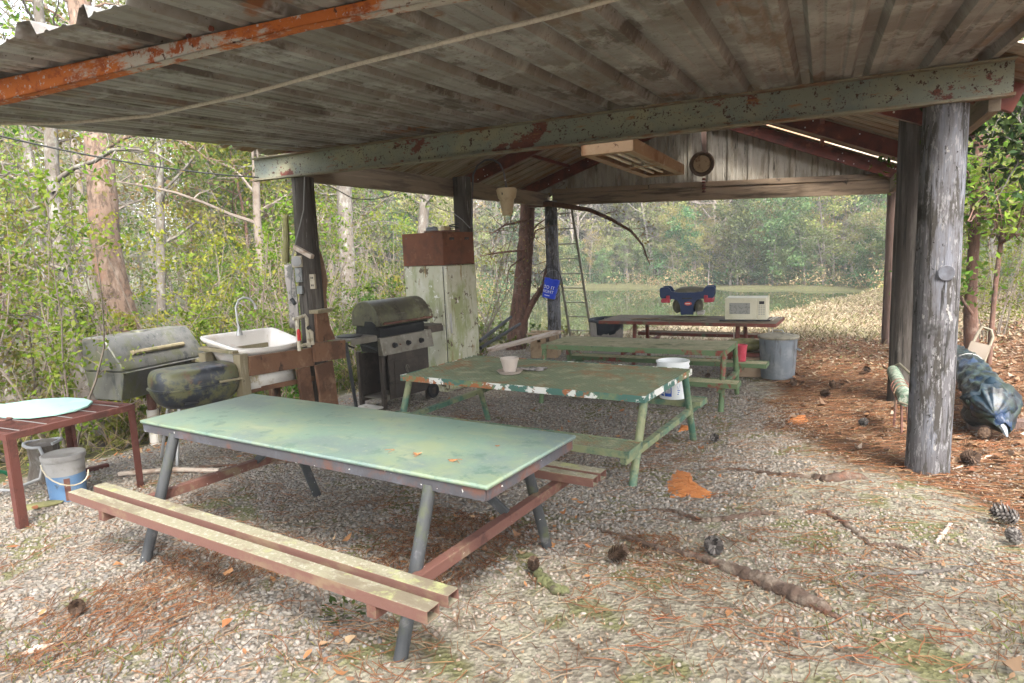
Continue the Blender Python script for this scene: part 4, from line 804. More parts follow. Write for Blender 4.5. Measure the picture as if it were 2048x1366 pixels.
# bins
c = G(1553,762); t = thing('galvanised_bin', 'ribbed galvanised bin with dusty lid at the right end of the farthest table', 'trash can', (c.x,c.y+.24,c.z))
n = 64; prof = [(.205,0),(.215,.01),(.225,.20),(.238,.45),(.245,.56),(.255,.57),(.252,.58)]; vs = []
for r_, z in prof:
    for k_ in range(n): a = 2*math.pi*k_/n; q = r_*(1+(.016 if (k_//2)%2 and .02 < z < .52 else 0)); vs.append((q*math.cos(a), q*math.sin(a), z))
b = MB(); b.add(vs, [(i*n+k_, i*n+(k_+1)%n, (i+1)*n+(k_+1)%n, (i+1)*n+k_) for i in range(len(prof)-1) for k_ in range(n)]+[tuple(range(n))[::-1]]); b.build('drum', M['zinc'], t, True, ang=30)
b = MB(); b.lathe([(.262,.555),(.268,.575),(.26,.59),(.20,.605),(.19,.598),(.10,.622),(.0,.628)], n=36); ld = b.build('lid', M['lid_rust'], t, True)
b = MB(); b.tube([(-.07,0,.62),(-.05,0,.66),(.05,0,.66),(.07,0,.62)], .009, 6); b.build('lid_handle', M['wire'], ld, True)
b = MB(); b.tube([(.24*math.cos(a),.24*math.sin(a),.42) for a in (-.35,)] + [(.285*math.cos(a),.285*math.sin(a),.40) for a in (-.3,-.1)] + [(.24*math.cos(-.05),.24*math.sin(-.05),.42)], .008, 6); b.build('side_handle', M['zinc'], t, True)
c = G(1208,716); t = thing('lined_bin', 'grey plastic bin with a dark liner left of the farthest table', 'trash can', (c.x,c.y+.2,c.z))
b = MB(); b.lathe([(.0,0),(.235,0),(.25,.02),(.285,.40),(.293,.41),(.293,.43),(.30,.62),(.315,.63),(.315,.66),(.295,.66),(.25,.03),(.0,.03)], n=36); b.build('barrel', M['trash'], t, True)
b = MB(); rr = random.Random(2); n = 30; vs = []
for z, r_ in ((.40,.29),(.52,.315),(.63,.325),(.675,.322),(.685,.30),(.60,.27)):
    for k_ in range(n): a = 2*math.pi*k_/n; hang = .10*(.5+.5*math.sin(a*2+1.2)) if z < .6 else 0; vs.append(((r_+.012*math.sin(7*a+z*20))*math.cos(a), (r_+.012*math.sin(7*a+z*20))*math.sin(a), z+hang+.015*rr.random()))
b.add(vs, [(i*n+k_, i*n+(k_+1)%n, (i+1)*n+(k_+1)%n, (i+1)*n+k_) for i in range(5) for k_ in range(n) if not (i < 2 and 1.9 < (2*math.pi*k_/n+1.9) % 6.28 < 4.9 and False) and (i >= 2 or math.sin(2*math.pi*k_/n*1.0+2.6) > .55)])
b.build('bin_liner', M['bag'], t, True, ang=80, solid=.003)
# ------------------------------------------------------------------ gas grill
a0, a1 = Vector((-5.53,1.15,0)), Vector((-5.37,2.0,0)); gz = h1(-5.5,1.5)
t = thing('gas_grill', 'gas grill with algae stained domed lid and open dark cart', 'grill', (a0.x,a0.y,gz), math.atan2(a1.y-a0.y, a1.x-a0.x))
GW, GD = .84, .48; gh = .53-gz
b = MB(); b.box((GW/2,GD-.02,gh/2+.02),(GW-.1,.02,gh-.1)); b.box((GW/2+.03,.012,gh/2+.05),(GW-.17,.02,gh-.14)); b.box((GW-.02,GD/2,gh/2+.05),(.015,GD-.1,gh-.12)); b.build('cabinet', M['grill_dark'], t, True, bevel=.003)
b = MB(); b.box((GW/2+.05,-.003,gh*.52),(GW-.30,.012,gh*.62)); dr = b.build('door', M['grill_dark'], t, True, bevel=.004)
b = MB(); b.tube([(GW*.50+.028*math.cos(a)*(1+.3*math.sin(a)),-.0115,gh*.66+.045*math.sin(a)) for a in [i*.45 for i in range(11)]], .0035, 5); b.tube([(GW*.50-.018+.03*i/5,-.0115,gh*.66+.05-.02*i) for i in range(6)], .0035, 5); b.build('door_emblem', M['grill_steel'], dr, True)
for x in (.03, GW-.03):
    for y in (.03, GD-.03):
        b = MB(); zf = foot(t,x,y)+.03; b.box((x,y,(gh+zf)/2),(.05,.05,gh-zf)); b.build('leg', M['grill_dark'], t, True, bevel=.003)
b = MB(); b.box((GW/2,GD/2,.13),(GW-.12,GD-.08,.02)); b.box((GW/2,.03,.16),(GW-.1,.015,.07)); b.build('bottom_shelf', M['grill_steel'], t, True, bevel=.003)
for y in (-.01, GD+.01):
    b = MB(); Mr = Matrix.Translation((GW+.03,y,.095)) @ Matrix.Rotation(R(90),4,'X'); b.lathe([(.05,-.028),(.09,-.028),(.10,-.015),(.10,.015),(.09,.028),(.05,.028),(.05,-.028)], n=24, M=Mr, cap=False); wh = b.build('wheel', M['black'], t, True)
    b = MB(); b.lathe([(0,-.02),(.05,-.02),(.05,.02),(0,.02)], n=16, M=Mr); b.build('hub', M['grill_dark'], wh, True)
b = MB(); P_ = [(-.06,0),(.03,0),(.03,.22),(-.02,.22)]; b.prism([(y,z) for y,z in P_], -.02, GW+.05, Matrix.Translation((0,0,gh-.02)) @ Matrix(((0,0,1,0),(1,0,0,0),(0,1,0,0),(0,0,0,1)))); cp_ = b.build('control_panel', M['grill_steel'], t, True, bevel=.006)
for i in range(3):
    b = MB(); Mr = Matrix.Translation((.19+i*.235,-.044,gh+.085)) @ Matrix.Rotation(R(80),4,'X'); b.lathe([(0,0),(.036,0),(.034,.012),(.026,.016),(.024,.04),(.0,.04)], n=16, M=Mr); b.box((0,0,.043),(.012,.044,.012),M=Mr); b.build('knob', M['black'], cp_, True)
b = MB(); b.box((.29,-.045,gh+.085),(.02,.02,.02)); b.build('igniter', M['rust_bar'], cp_, True, bevel=.004)
b = MB(); P_ = [(.03,.20),(.02,.30),(.06,.34),(GD-.03,.34),(GD,.22),(GD-.1,.0),(.1,.0)]; b.prism([(y,z) for y,z in P_], .03, GW-.03, Matrix.Translation((0,0,gh)) @ Matrix(((0,0,1,0),(1,0,0,0),(0,1,0,0),(0,0,0,1)))); b.build('firebox', M['black'], t, True, bevel=.006)
lp = [(.0,.335),(-.008,.38)]+[(.24-.26*math.cos(a), .38+.27*math.sin(a)) for a in [i*math.pi/12 for i in range(1,11)]]+[(GD,.40),(GD,.335)]
b = MB(); b.prism([(y,z) for y,z in lp], -.02, GW+.06, Matrix.Translation((0,0,gh)) @ Matrix(((0,0,1,0),(1,0,0,0),(0,1,0,0),(0,0,0,1)))); lid = b.build('lid', M['grill_lid'], t, True, bevel=.012, ang=40)
for x in (-.02,GW+.06): b = MB(); b.prism([(y,z) for y,z in [(.06,.30),(.20,.30),(.24,.335),(.22,.40),(.10,.40),(.04,.36)]], x-.012, x+.012, Matrix.Translation((0,0,gh)) @ Matrix(((0,0,1,0),(1,0,0,0),(0,1,0,0),(0,0,0,1)))); b.build('hinge_plate', M['black'], t, True)
b = MB(); b.tube([(.03,-.055,gh+.37),(GW+.04,-.055,gh+.37)], .014, 10)
for x in (.09,GW-.06): b.bar((x,-.055,gh+.37),(x,.0,gh+.38),.02,.02)
b.build('lid_handle', M['rust_bar'], lid, True)
b = MB(); Mr = Matrix.Translation((GW*.43,.035,gh+.505)) @ Matrix.Rotation(R(42),4,'X'); b.lathe([(0,0),(.032,0),(.03,.006),(0,.008)], n=16, M=Mr); b.box((.0,-.045,.0),(.14,.03,.006),M=Mr); b.build('lid_badge', M['grill_steel'], lid, True)
b = MB(); b.box((-.24,GD/2,gh+.225),(.40,GD*.92,.03)); b.box((-.24,.012,gh+.20),(.40,.016,.07)); ls = b.build('side_shelf', M['grill_steel'], t, True, bevel=.006)
b = MB(); b.lathe([(0,.0),(.15,.0),(.16,.012),(.14,.018),(.0,.014)], (-.27,GD/2,gh+.242), 24); b.build('side_burner', M['black'], ls, True)
for y in (.02, GD-.04): b = MB(); b.bar((-.05,y,gh+.06),(-.34,y,gh+.19),.03,.02); b.build('shelf_brace', M['black'], ls, True)
b = MB(); zf = foot(t,-.18,.3)+.02; b.tube([(-.40,.16,gh+.19),(-.30,.16,zf)], .022, 8); b.build('shelf_leg', M['leg_steel'], t, True)
b = MB(); b.box((-.14,.2,.045),(.32,.34,.02)); b.build('lower_tray', M['sink_white2'], t, True, bevel=.004)
b = MB(); b.prism([(GW+.02,.0),(GW+.30,.03),(GW+.36,.06),(GW+.36,GD*.6),(GW+.30,GD*.8),(GW+.02,GD*.9)], gh+.20, gh+.245); b.box((GW+.17,.012,gh+.19),(.30,.014,.08)); b.build('side_shelf', M['grill_dark'], t, True, bevel=.008)
# ------------------------------------------------------------------ barrel smoker on a pole
t = thing('barrel_smoker', 'grey angular barrel smoker with algae stains mounted on a pole', 'smoker', (-6.77,-1.30,h1(-6.9,-.8)), R(95))
sz = .70 - t.location.z; Ls, Ds = 1.02, .52      # local x along the barrel, y to the back
Mx = Matrix.Translation((0,0,sz)) @ Matrix(((0,0,1,0),(1,0,0,0),(0,1,0,0),(0,0,0,1)))
b = MB(); b.prism([(-.004,.005),(.0,.06),(.19,.31),(.22,.335),(.46,.335),(.50,.32),(Ds,.06),(Ds,.005)], 0, Ls, Mx); lid = b.build('lid', M['smoker'], t, True, bevel=.012)
b = MB(); b.prism([(.0,-.003),(.02,-.12),(.07,-.285),(.42,-.285),(.50,-.12),(Ds,-.003)], .01, Ls-.01, Mx); b.build('barrel', M['smoker'], t, True, bevel=.008)
b = MB(); b.box((Ls/2,-.03,sz-.004),(Ls,.07,.006)); b.build('front_lip', M['smoker'], t, True)
b = MB(); b.tube([(.18,.055,sz+.165),(.80,.055,sz+.165)], .024, 8)
for x in (.20,.78): b.bar((x,.06,sz+.16),(x,.10,sz+.17),.03,.03)
hd = b.build('lid_handle', M['lumber_grey'], lid, True)
b = MB(); b.lathe([(.0,0),(.085,0),(.08,.012),(.0,.014)], (.52,.34,sz+.336), 20); b.build('vent_cap', M['smoker'], lid, True)
b = MB(); b.tube([(.5,.26,sz-.285),(.5,.26,sz-.52)], .045, 12); b.build('pole_sleeve', M['rust_bar'], t, True)
b = MB(); b.tube([(.5,.26,sz-.50),(.5,.26,foot(t,.5,.26)-.1)], .058, 14); b.build('pole', M['sink_white2'], t, True)
b = MB(); b.box((.98,-.05,sz-.02),(.30,.12,.035)); b.build('shelf_slat', M['lumber_grey'], t, True, bevel=.004)
# ------------------------------------------------------------------ black kettle grill
kc = Vector((-5.86,-1.22,h1(-5.86,-1.22)))
t = thing('charcoal_grill', 'small black rounded charcoal grill blotched with algae in front of the smoker', 'grill', kc, R(72))
kz = .615-kc.z
def rbox(a, b_, z, k_=3.2, n=40): return [(abs(math.cos(q))**(2/k_)*math.copysign(a,math.cos(q)), abs(math.sin(q))**(2/k_)*math.copysign(b_,math.sin(q)), z) for q in [2*math.pi*i/n for i in range(n)]]
def loft(rings): 
    mb = MB(); n = len(rings[0]); return mb.add([p for r_ in rings for p in r_], [(i*n+j, i*n+(j+1)%n, (i+1)*n+(j+1)%n, (i+1)*n+j) for i in range(len(rings)-1) for j in range(n)]+[tuple(range(n))[::-1], tuple((len(rings)-1)*n+j for j in range(n))])
KA, KB = .375, .245
lid = loft([rbox(KA+.012,KB+.012,kz+.0),rbox(KA+.012,KB+.012,kz+.018),rbox(KA,KB,kz+.02)]+[rbox(KA*(1-.20*s_**3.2),KB*(1-.28*s_**3.2),kz+.02+.155*math.sin(s_*1.5)) for s_ in (.2,.4,.6,.75,.88)]+[rbox(KA*.70,KB*.60,kz+.178),rbox(KA*.4,KB*.3,kz+.184)]).build('lid', M['kettle'], t, True, ang=50)
loft([rbox(KA*.55,KB*.5,kz-.185),rbox(KA*.74,KB*.70,kz-.165),rbox(KA*.88,KB*.86,kz-.12),rbox(KA*.97,KB*.97,kz-.05),rbox(KA,KB,kz-.004)]).build('bowl', M['kettle'], t, True, ang=50)
b = MB(); b.box((.22,-KB-.035,kz+.035),(.22,.025,.018)); b.box((.13,-KB-.015,kz+.035),(.02,.05,.014)); b.box((.31,-KB-.015,kz+.035),(.02,.05,.014)); b.build('lid_handle', M['lumber_grey'], lid, True, bevel=.004)
b = MB(); b.box((-.13,-KB*.93,kz-.115),(.12,.016,.016)); b.build('air_slot', M['black'], t, True)
for sx_ in (-1,1):
    for sy_ in (-1,1):
        b = MB(); b.tube([(sx_*.20,sy_*.11,kz-.17),(sx_*.22,sy_*.13,kz-.22),(sx_*.30,sy_*.20,foot(t,sx_*.3,sy_*.2))], .014, 8); b.build('leg', M['alu'], t, True)
# ------------------------------------------------------------------ sink on its wooden stand
t = thing('sink_stand', 'wooden stand of weathered boards carrying the white sink', 'stand', (-5.6,-.45,h1(-5.7,-.4)))
gz = t.location.z
def board(p0, p1, w_, th, mt, up=(0,0,1), nm='board', par=None, bev=.004):
    b = MB(); b.bar(p0, p1, th, w_, up); return b.build(nm, mt, par or t, False, bevel=bev)
board((-5.56,-.86,.735),(-5.47,-.09,.705),.19,.04,M['lumber'])                 # front apron
board((-5.42,-.13,.755),(-5.35,.27,.735),.20,.042,M['lumber'])                # short board to the right
board((-5.61,-.90,.855),(-5.61,-.90,gz-.1),.09,.10,M['lumber_grey'],up=(1,0,0),nm='leg')
board((-6.08,-.90,.855),(-6.08,-.90,gz-.1),.09,.09,M['lumber_grey'],up=(1,0,0),nm='leg')
board((-6.05,-.10,.80),(-6.05,-.10,gz-.1),.09,.09,M['lumber'],up=(1,0,0),nm='leg')
board((-5.455,-.27,.62),(-5.40,-.25,gz-.1),.17,.04,M['lumber'],up=(0,1,0),nm='leg')
board((-5.38,-.04,.63),(-5.34,-.02,gz-.1),.25,.04,M['lumber'],up=(0,1,0),nm='leg')
board((-5.62,-.85,.49),(-5.50,-.08,.47),.05,.04,M['lumber'],nm='rail')
board((-6.10,-.86,.80),(-6.05,-.14,.78),.14,.035,M['lumber_grey'],nm='board')
board((-5.64,-.92,.875),(-6.10,-.92,.90),.03,.08,M['lumber_grey'],nm='top_rail')
b = MB(); b.prism([(-.10,.0),(.17,.0),(.10,.16),(.08,.30),(-.09,.30)], -.02, .02, Matrix.Translation((-5.385,-.01,.858)) @ Matrix(((0,0,1,0),(1,0,0,0),(0,1,0,0),(0,0,0,1)))); b.build('upright_board', M['lumber'], t, bevel=.004)
b = MB(); b.box((-5.385,-.01,1.178),(.12,.23,.036)); b.build('cap_board', M['lumber_grey'], t, bevel=.004)
b = MB(); b.add([(-5.60,-.83,.50),(-5.53,-.30,.49),(-5.53,-.30,.615),(-5.60,-.83,.635)], [(0,1,2,3)]); b.build('white_panel', M['sink_white2'], t, solid=.012)
# sink: tilted tub with thick rolled rim
t = thing('white_sink', 'stained white utility sink set on the wooden stand', 'sink', (-5.9,-.46,.9))
O4 = [Vector((-5.62,-.90,.885)),Vector((-5.62,-.05,.862)),Vector((-6.12,.02,.985)),Vector((-6.12,-.93,1.01))]
def quadring(k_, dz, n=8, bow=.0):
    c = sum(O4, Vector())/4; Q = [c+(p-c)*k_+Vector((0,0,dz)) for p in O4]; out = []
    for i in range(4):
        a, b_ = Q[i], Q[(i+1)%4]
        for j in range(n):
            s_ = j/n; q = a.lerp(b_, s_)
            e = 4*s_*(1-s_); 
            if i == 0: q = q+Vector((bow*e,0,-.012*e))
            # round the corners
            cr_ = max(0, 1-min(s_,1-s_)/.13); q = q+(c+Vector((0,0,dz))-q)*.045*cr_*cr_
            out.append(q)
    return out
rings = [quadring(.74,-.235),quadring(.80,-.17),quadring(.93,-.05,bow=.05),quadring(1.0,-.035,bow=.07),quadring(1.02,-.008,bow=.075),quadring(1.0,.010,bow=.07),quadring(.92,.004,bow=.06),quadring(.86,-.03,bow=.05),quadring(.74,-.15),quadring(.60,-.185),quadring(.2,-.19)]
loft(rings).build('basin', M['white_sink'], t, ang=60)
b = MB(); fb = Vector((-6.08,-.47,1.0)); b.tube([fb+Vector((0,0,-.03)),fb+Vector((-.01,0,.13)),fb+Vector((-.015,.0,.26)),fb+Vector((.0,.03,.33)),fb+Vector((.03,.07,.355)),fb+Vector((.07,.12,.335)),fb+Vector((.09,.15,.28)),fb+Vector((.095,.155,.25))], .011, 8); b.lathe([(.035,-.03),(.03,.0),(.016,.03),(.012,.06)], (fb.x,fb.y,fb.z), 12); b.lathe([(.016,.0),(.016,-.03),(.010,-.03)], (fb.x+.095,fb.y+.155,fb.z+.255), 10); b.build('faucet', M['alu'], t)
# supply pipes with a red valve
t = thing('water_pipe', 'yellowed plastic water pipe with red valve between sink and wooden upright', 'pipe', (-5.42,-.28,.86))
b = MB(); A_ = [(-5.44,-.31,.80),(-5.44,-.31,1.10),(-5.44,-.29,1.135),(-5.43,-.20,1.15),(-5.43,-.18,1.12),(-5.43,-.18,.82)]; b.tube(A_, .018, 8); b.tube([(-5.41,-.15,.84),(-5.41,-.15,.97),(-5.42,-.18,1.0)], .02, 8); b.tube([(-5.45,-.35,1.13),(-5.44,-.30,1.13)], .016, 8); b.tube([(-5.44,-.31,.85),(-5.43,-.18,.85)], .018, 8); b.build('pipework', M['pvc'], t)
b = MB(); b.ball((-5.41,-.33,.985),(.018,.022,.045),10,7); b.box((-5.405,-.335,.94),(.02,.03,.06)); b.build('valve_handle', M['red_valve'], t)
b = MB(); b.ball((-5.42,-.17,1.02),(.025,.03,.03),10,7); b.build('coupling', M['black'], t)
c = Z(586,790,.02); b = MB(); b.box((c.x-.3,c.y+.25,h1(c.x-.3,c.y+.25)+.06),(.26,.3,.12),rz=.3); o = b.build('yellow_tub', M['yellow'], origin=(c.x-.3,c.y+.25,h1(c.x-.3,c.y+.25)), bevel=.02); tag(o, 'yellow plastic tub on the ground beneath the sink stand', 'tub')
# outlets, cloths and cords on the sink post
PX, PY = -5.67, .17
def onpost(px, py, dr=.145):      # a point on the post's camera side
    p = Y(px, py, PY-.12); d = Vector((p.x-PX, -.9*.12/.12*.12, 0)); return p
def pbox(px, py, w_, h_, d_, mt, nm, lb, cat, extra=None, yy=.045):
    p = Y(px, py, yy); t_ = thing(nm, lb, cat, p, R(20)); b = MB(); b.box((0,0,0),(w_,d_,h_)); b.build('box', mt, t_, True, bevel=.004)
    if extra: extra(t_)
    return t_
def ex1(t_): b = MB(); b.lathe([(0,0),(.055,0),(.055,.01),(.04,.015),(0,.015)], n=18, M=Matrix.Translation((.0,-.032,0)) @ Matrix.Rotation(R(90),4,'X')); b.build('round_cover', M['grey_pail'], t_, True)
def ex2(t_): 
    b = MB()
    for z in (-.035,.04): b.lathe([(0,0),(.026,0),(.024,.01),(0,.01)], n=14, M=Matrix.Translation((.0,-.03,z)) @ Matrix.Rotation(R(90),4,'X'))
    b.build('sockets', M['grey_pail'], t_, True)
def ex3(t_):
    for z in (-.04,.04): b = MB(); b.box((-.008,-.026,z),(.008,.004,.02)); b.box((.008,-.026,z),(.008,.004,.02)); b.build('slot', M['black'], t_, True)
pbox(596,523,.115,.12,.06,M['socket_tan'],'junction_box','tan junction box with round cover, topmost box on the sink post','junction box',ex1)
pbox(599,550,.075,.15,.055,M['socket'],'outlet_box','grey double outlet box below the tan junction box','outlet',ex2)
pbox(601,580,.06,.085,.06,M['socket'],'switch_box','small grey switch cover, lowest box on the sink post','switch',None,.03)
pbox(626,563,.055,.155,.045,M['socket_tan'],'outlet_plate','slim tan outlet on the right side of the sink post','outlet',ex3,.10)
p = Y(607,504,.02); b = MB(); b.bar(Y(589,494,.02), Y(625,514,.02), .05, .045); o = b.build('wood_scrap', M['drift'], origin=p, bevel=.004); tag(o, 'slanted pale wood scrap nailed above the junction box', 'wood scrap')
def cloth_hang(pts, seed, fold=.03):    # hanging cloth from an outline in photo points, folded in depth
    mb = MB(); rr = random.Random(seed); vs = []; n = 8; m_ = len(pts)
    for i, (l, r_) in enumerate(pts):
        for j in range(n+1): q = l.lerp(r_, j/n); f_ = fold*math.sin(j*1.9+seed+i*.25)*(.4+.6*i/m_); vs.append(q+Vector((f_*.5,f_,0)))
    return mb.add(vs, [(i*(n+1)+j, i*(n+1)+j+1, (i+1)*(n+1)+j+1, (i+1)*(n+1)+j) for i in range(m_-1) for j in range(n)])
yb = .36
o = cloth_hang([(Y(622,474,yb),Y(630,476,yb)),(Y(622,500,yb),Y(641,500,yb)),(Y(622,530,yb),Y(650,530,yb)),(Y(624,560,yb),Y(655,563,yb)),(Y(630,590,yb),Y(651,590,yb)),(Y(634,622,yb),Y(652,620,yb))], 3).build('brown_towel', M['tan_cloth'], solid=.008, ang=80, origin=Y(636,474,yb)); tag(o, 'brown cloth hanging behind the right side of the sink post', 'cloth')
o = cloth_hang([(Y(568,530,yb),Y(585,528,yb)),(Y(569,560,yb),Y(590,560,yb)),(Y(576,600,yb),Y(596,600,yb)),(Y(578,640,yb),Y(600,640,yb)),(Y(580,655,yb),Y(600,658,yb))], 1, .02).build('pale_towel', M['rag'], solid=.008, ang=80, origin=Y(580,530,yb)); tag(o, 'pale grey cloth hanging behind the left side of the sink post', 'cloth')
p = Y(573,480,.2); b = MB(); b.tube([Y(571,430,.2), Y(573,480,.2), Y(571,524,.2)], [.028,.036,.04], 10); o = b.build('rolled_mat', M['olive'], origin=p); tag(o, 'olive rolled mat hung upright left of the sink post', 'mat')
q = [Y(609,352,.02),Y(607,420,.02),Y(600,450,.015),Y(592,480,.02),Y(584,515,.02),Y(582,560,.02),Y(582,590,.02),Y(586,603,.01),Y(590,615,.02)]; b = MB(); b.tube(q, .006, 6); o = b.build('extension_cord', M['wire'], origin=q[0]); tag(o, 'grey cord running down the sink post past the outlet boxes', 'cord')
b = MB(); b.tube([Y(583,598,.0),Y(590,608,.0)], .022, 8); o = b.build('cord_plug', M['black'], origin=Y(587,603,0)); tag(o, 'black plug end dangling on the cord of the sink post', 'plug')
# ------------------------------------------------------------------ old refrigerator with metal box
fc = Vector((-5.45,2.55,h1(-5.7,2.9))); ya = R(-9)
t = thing('old_refrigerator', 'old algae stained white refrigerator standing behind the gas grill', 'refrigerator', fc, ya)
fh = 1.56-fc.z; FW, FD = .72, .70
b = MB(); b.box((-FW/2,FD/2,fh/2),(FW,FD,fh)); b.build('cabinet', M['fridge'], t, True, bevel=.012)
b = MB(); b.box((.032,FD/2+.006,fh/2+.02),(.055,FD-.02,fh-.06)); dr = b.build('door', M['fridge'], t, True, bevel=.012)
b = MB(); b.box((.064,.06,fh*.55),(.016,.03,.28)); b.build('door_handle', M['alu'], dr, True, bevel=.004)
b = MB(); b.box((.003,FD/2,fh/2+.02),(.007,FD-.03,fh-.08)); b.build('door_seal', M['black'], t, True)
t = thing('metal_box', 'rust brown metal box on top of the old refrigerator', 'metal box', (fc.x+.045,fc.y-.02,fc.z+fh), ya); bw, bd, bh = .76, .70, .46
b = MB(); b.box((-bw/2,bd/2,bh/2+.003),(bw,bd,bh)); b.build('case', M['rust_box'], t, True, bevel=.004)
b = MB(); b.box((.004,bd/2,bh/2+.003),(.008,bd-.02,bh-.03)); dr = b.build('front_panel', M['rust_box'], t, True, bevel=.003)
for y in (.19,.53):
    b = MB(); b.box((.0095,y,bh*.80),(.004,.10,.035)); b.build('slot', M['black'], dr, True)
    b = MB(); b.tube([(.012,y-.03,bh*.80-.004),(.022,y,bh*.80-.012),(.012,y+.03,bh*.80-.004)], .005, 6); b.build('slot_handle', M['dark_steel'], dr, True)
b = MB()
for x in (-.68,-.18):
    for z in (.06,.40): b.tube([(x,-.001,z),(x,-.006,z)], .008, 8)
b.build('rivets', M['dark_steel'], t, True)
zt2 = fc.z+fh+bh+.003
for i, (px, nm, mt, lb, cat) in enumerate(((905,'glass_jar',M['zinc'],'small grey jar lying on the metal box','jar'),(925,'cream_cup',M['cream'],'cream cup lying on the metal box beside the jar','cup'))):
    p = X(px,461,-5.62+.1*i); b = MB(); b.tube([(-.08,0,.045),(-.02,.0,.045),(.06,.01,.045),(.075,.01,.045)], [.04,.043,.042,.032], 14); o = b.build(nm, mt); o.location = (-5.75+.24*i, fc.y+.28, zt2); o.rotation_euler = (0,0,.3+i); tag(o, lb, cat)
b = MB(); b.tube([(-.2,0,.014),(.30,.07,.014)], .012, 8); o = b.build('metal_rod', M['rust_bar']); o.location = (-5.55,fc.y+.10,zt2); o.rotation_euler = (0,0,.25); tag(o, 'brown rod lying across the front of the metal box', 'rod')
b = MB(); b.tube([(.06*math.cos(a)*1.2,.06*math.sin(a),.012+.004*i) for i, a in enumerate([k_*.5 for k_ in range(28)])], .008, 6); o = b.build('wire_coil', M['black_wire']); o.location = (-5.42,fc.y+.34,zt2); tag(o, 'little coil of black wire on the metal box', 'wire coil')
# ------------------------------------------------------------------ blue pail on the back left post
c = Y(1101,577,6.72); t = thing('blue_pail', 'bright blue plastic pail with white lettering hung on the back left post', 'bucket', (c.x,c.y,c.z-.19), va:=math.atan2(CAM.y-c.y, CAM.x-c.x))
t.rotation_euler = (0,0,0); t.matrix_basis = Matrix.Translation(t.location)
Mt = Matrix.Translation((0,0,.19)) @ Matrix.Rotation(va,4,'Z') @ Matrix.Rotation(R(-14),4,'X') @ Matrix.Translation((0,0,-.19))
rp = lambda z: .132+.022*z/.38
b = MB(); b.lathe([(.0,0),(.132,0),(.150,.30),(.158,.30),(.158,.32),(.152,.32),(.154,.372),(.160,.374),(.160,.385),(.148,.385),(.128,.012),(.0,.012)], n=32, M=Mt); b.build('pail', M['blue_pail'], t, True)
text_mesh('lettering', "DO IT", .095, M['white_text'], t, Mt, (rp, .21, -.32)); text_mesh('lettering', "RIGHT", .085, M['white_text'], t, Mt, (rp, .125, -.36))
b = MB(); patch(b, rp, -.75, .05, .045, .058, .0015); b.v = [Mt @ v for v in b.v]; b.build('print_line', M['white_text'], t, True)
b = MB(); b.tube([Mt @ Vector((.01,.155*math.cos(a),.36+.20*math.sin(a))) for a in [i*math.pi/10 for i in range(11)]], .004, 6); b.build('bail', M['wire'], t, True)
b = MB(); cc = Y(1103,553,6.78)
for k_ in range(4):
    pts = [cc+Vector(((.16+.03*k_)*math.cos(a)*1.05, -.02-.02*k_+.02*math.sin(3*a+k_), -.05*k_+(.24+.03*k_)*math.sin(a))) for a in [i*2*math.pi/22 for i in range(23)]]; b.tube(pts, .005, 5)
o = b.build('hanging_wire_coil', M['black_wire'], origin=cc); tag(o, 'loose coil of dark wire hung on the back left post behind the blue pail', 'wire coil')
# ladder leaning behind the back left post
t = thing('ladder', 'grey ladder leaning on the back beam next to the back left post', 'ladder', (-5.2,8.0,h1(-5.2,8)))
ra0, ra1 = Y(1142,408,7.5), Y(1184,650,8.0); ra1.z = h1(ra1.x,ra1.y)-.05; rb0, rb1 = Y(1098,412,7.5), Y(1142,680,8.0); rb1.z = h1(rb1.x,rb1.y)-.05
for p, q in ((ra0,ra1),(rb0,rb1)): b = MB(); b.bar(p, q, .05, .03, up=(0,1,0)); b.build('rail', M['ladder'], t, bevel=.003)
for i in range(9): f_ = .06+i*.108; b = MB(); b.tube([ra0.lerp(ra1,f_), rb0.lerp(rb1,f_)], .013, 8); b.build('rung', M['ladder'], t)
# planks, pallet, dark poles
p0, p1 = Y(978,700,4.4), Y(1116,664,5.5); b = MB(); b.bar(p0, p1, .20, .05); o = b.build('weathered_plank', M['drift'], origin=p0, bevel=.008); tag(o, 'pale weathered plank propped on the small pallet', 'plank')
c = G(1100,716); c = Vector((-5.25,5.75,h1(-5.25,5.75))); t = thing('wood_pallet', 'small stack of tan pallet wood left of the grey bin', 'pallet', c, .2)
zz = max(.12, p1.z-.04-c.z)
for i in range(3): b = MB(); b.box((-.16+.16*i,.0,zz-.09),(.10,.5,.14)); b.build('block', M['pallet'], t, True, bevel=.004)
for i in range(2): b = MB(); b.box((0,-.18+.36*i,zz-.008),(.62,.12,.022)); b.build('slat', M['pallet'], t, True, bevel=.003)
b = MB(); b.box((0,0,(zz-.16)/2-.05),(.5,.4,zz-.06)); b.build('base', M['pallet'], t, True, bevel=.004)
for i, (a, b_) in enumerate((((978,668),(1022,634)),((984,682),(1040,648)))):
    b = MB(); q0, q1 = Y(*a,4.2), Y(*b_,5.6); d = (q0-q1); q0 = q0+d*.35; b.tube([q0, q1], .028, 8); o = b.build('black_pipe', M['black'], origin=q0); tag(o, ['upper black pipe sloping up behind the refrigerator','lower black pipe sloping up behind the refrigerator'][i], 'pipe', 'black pipes behind the refrigerator')
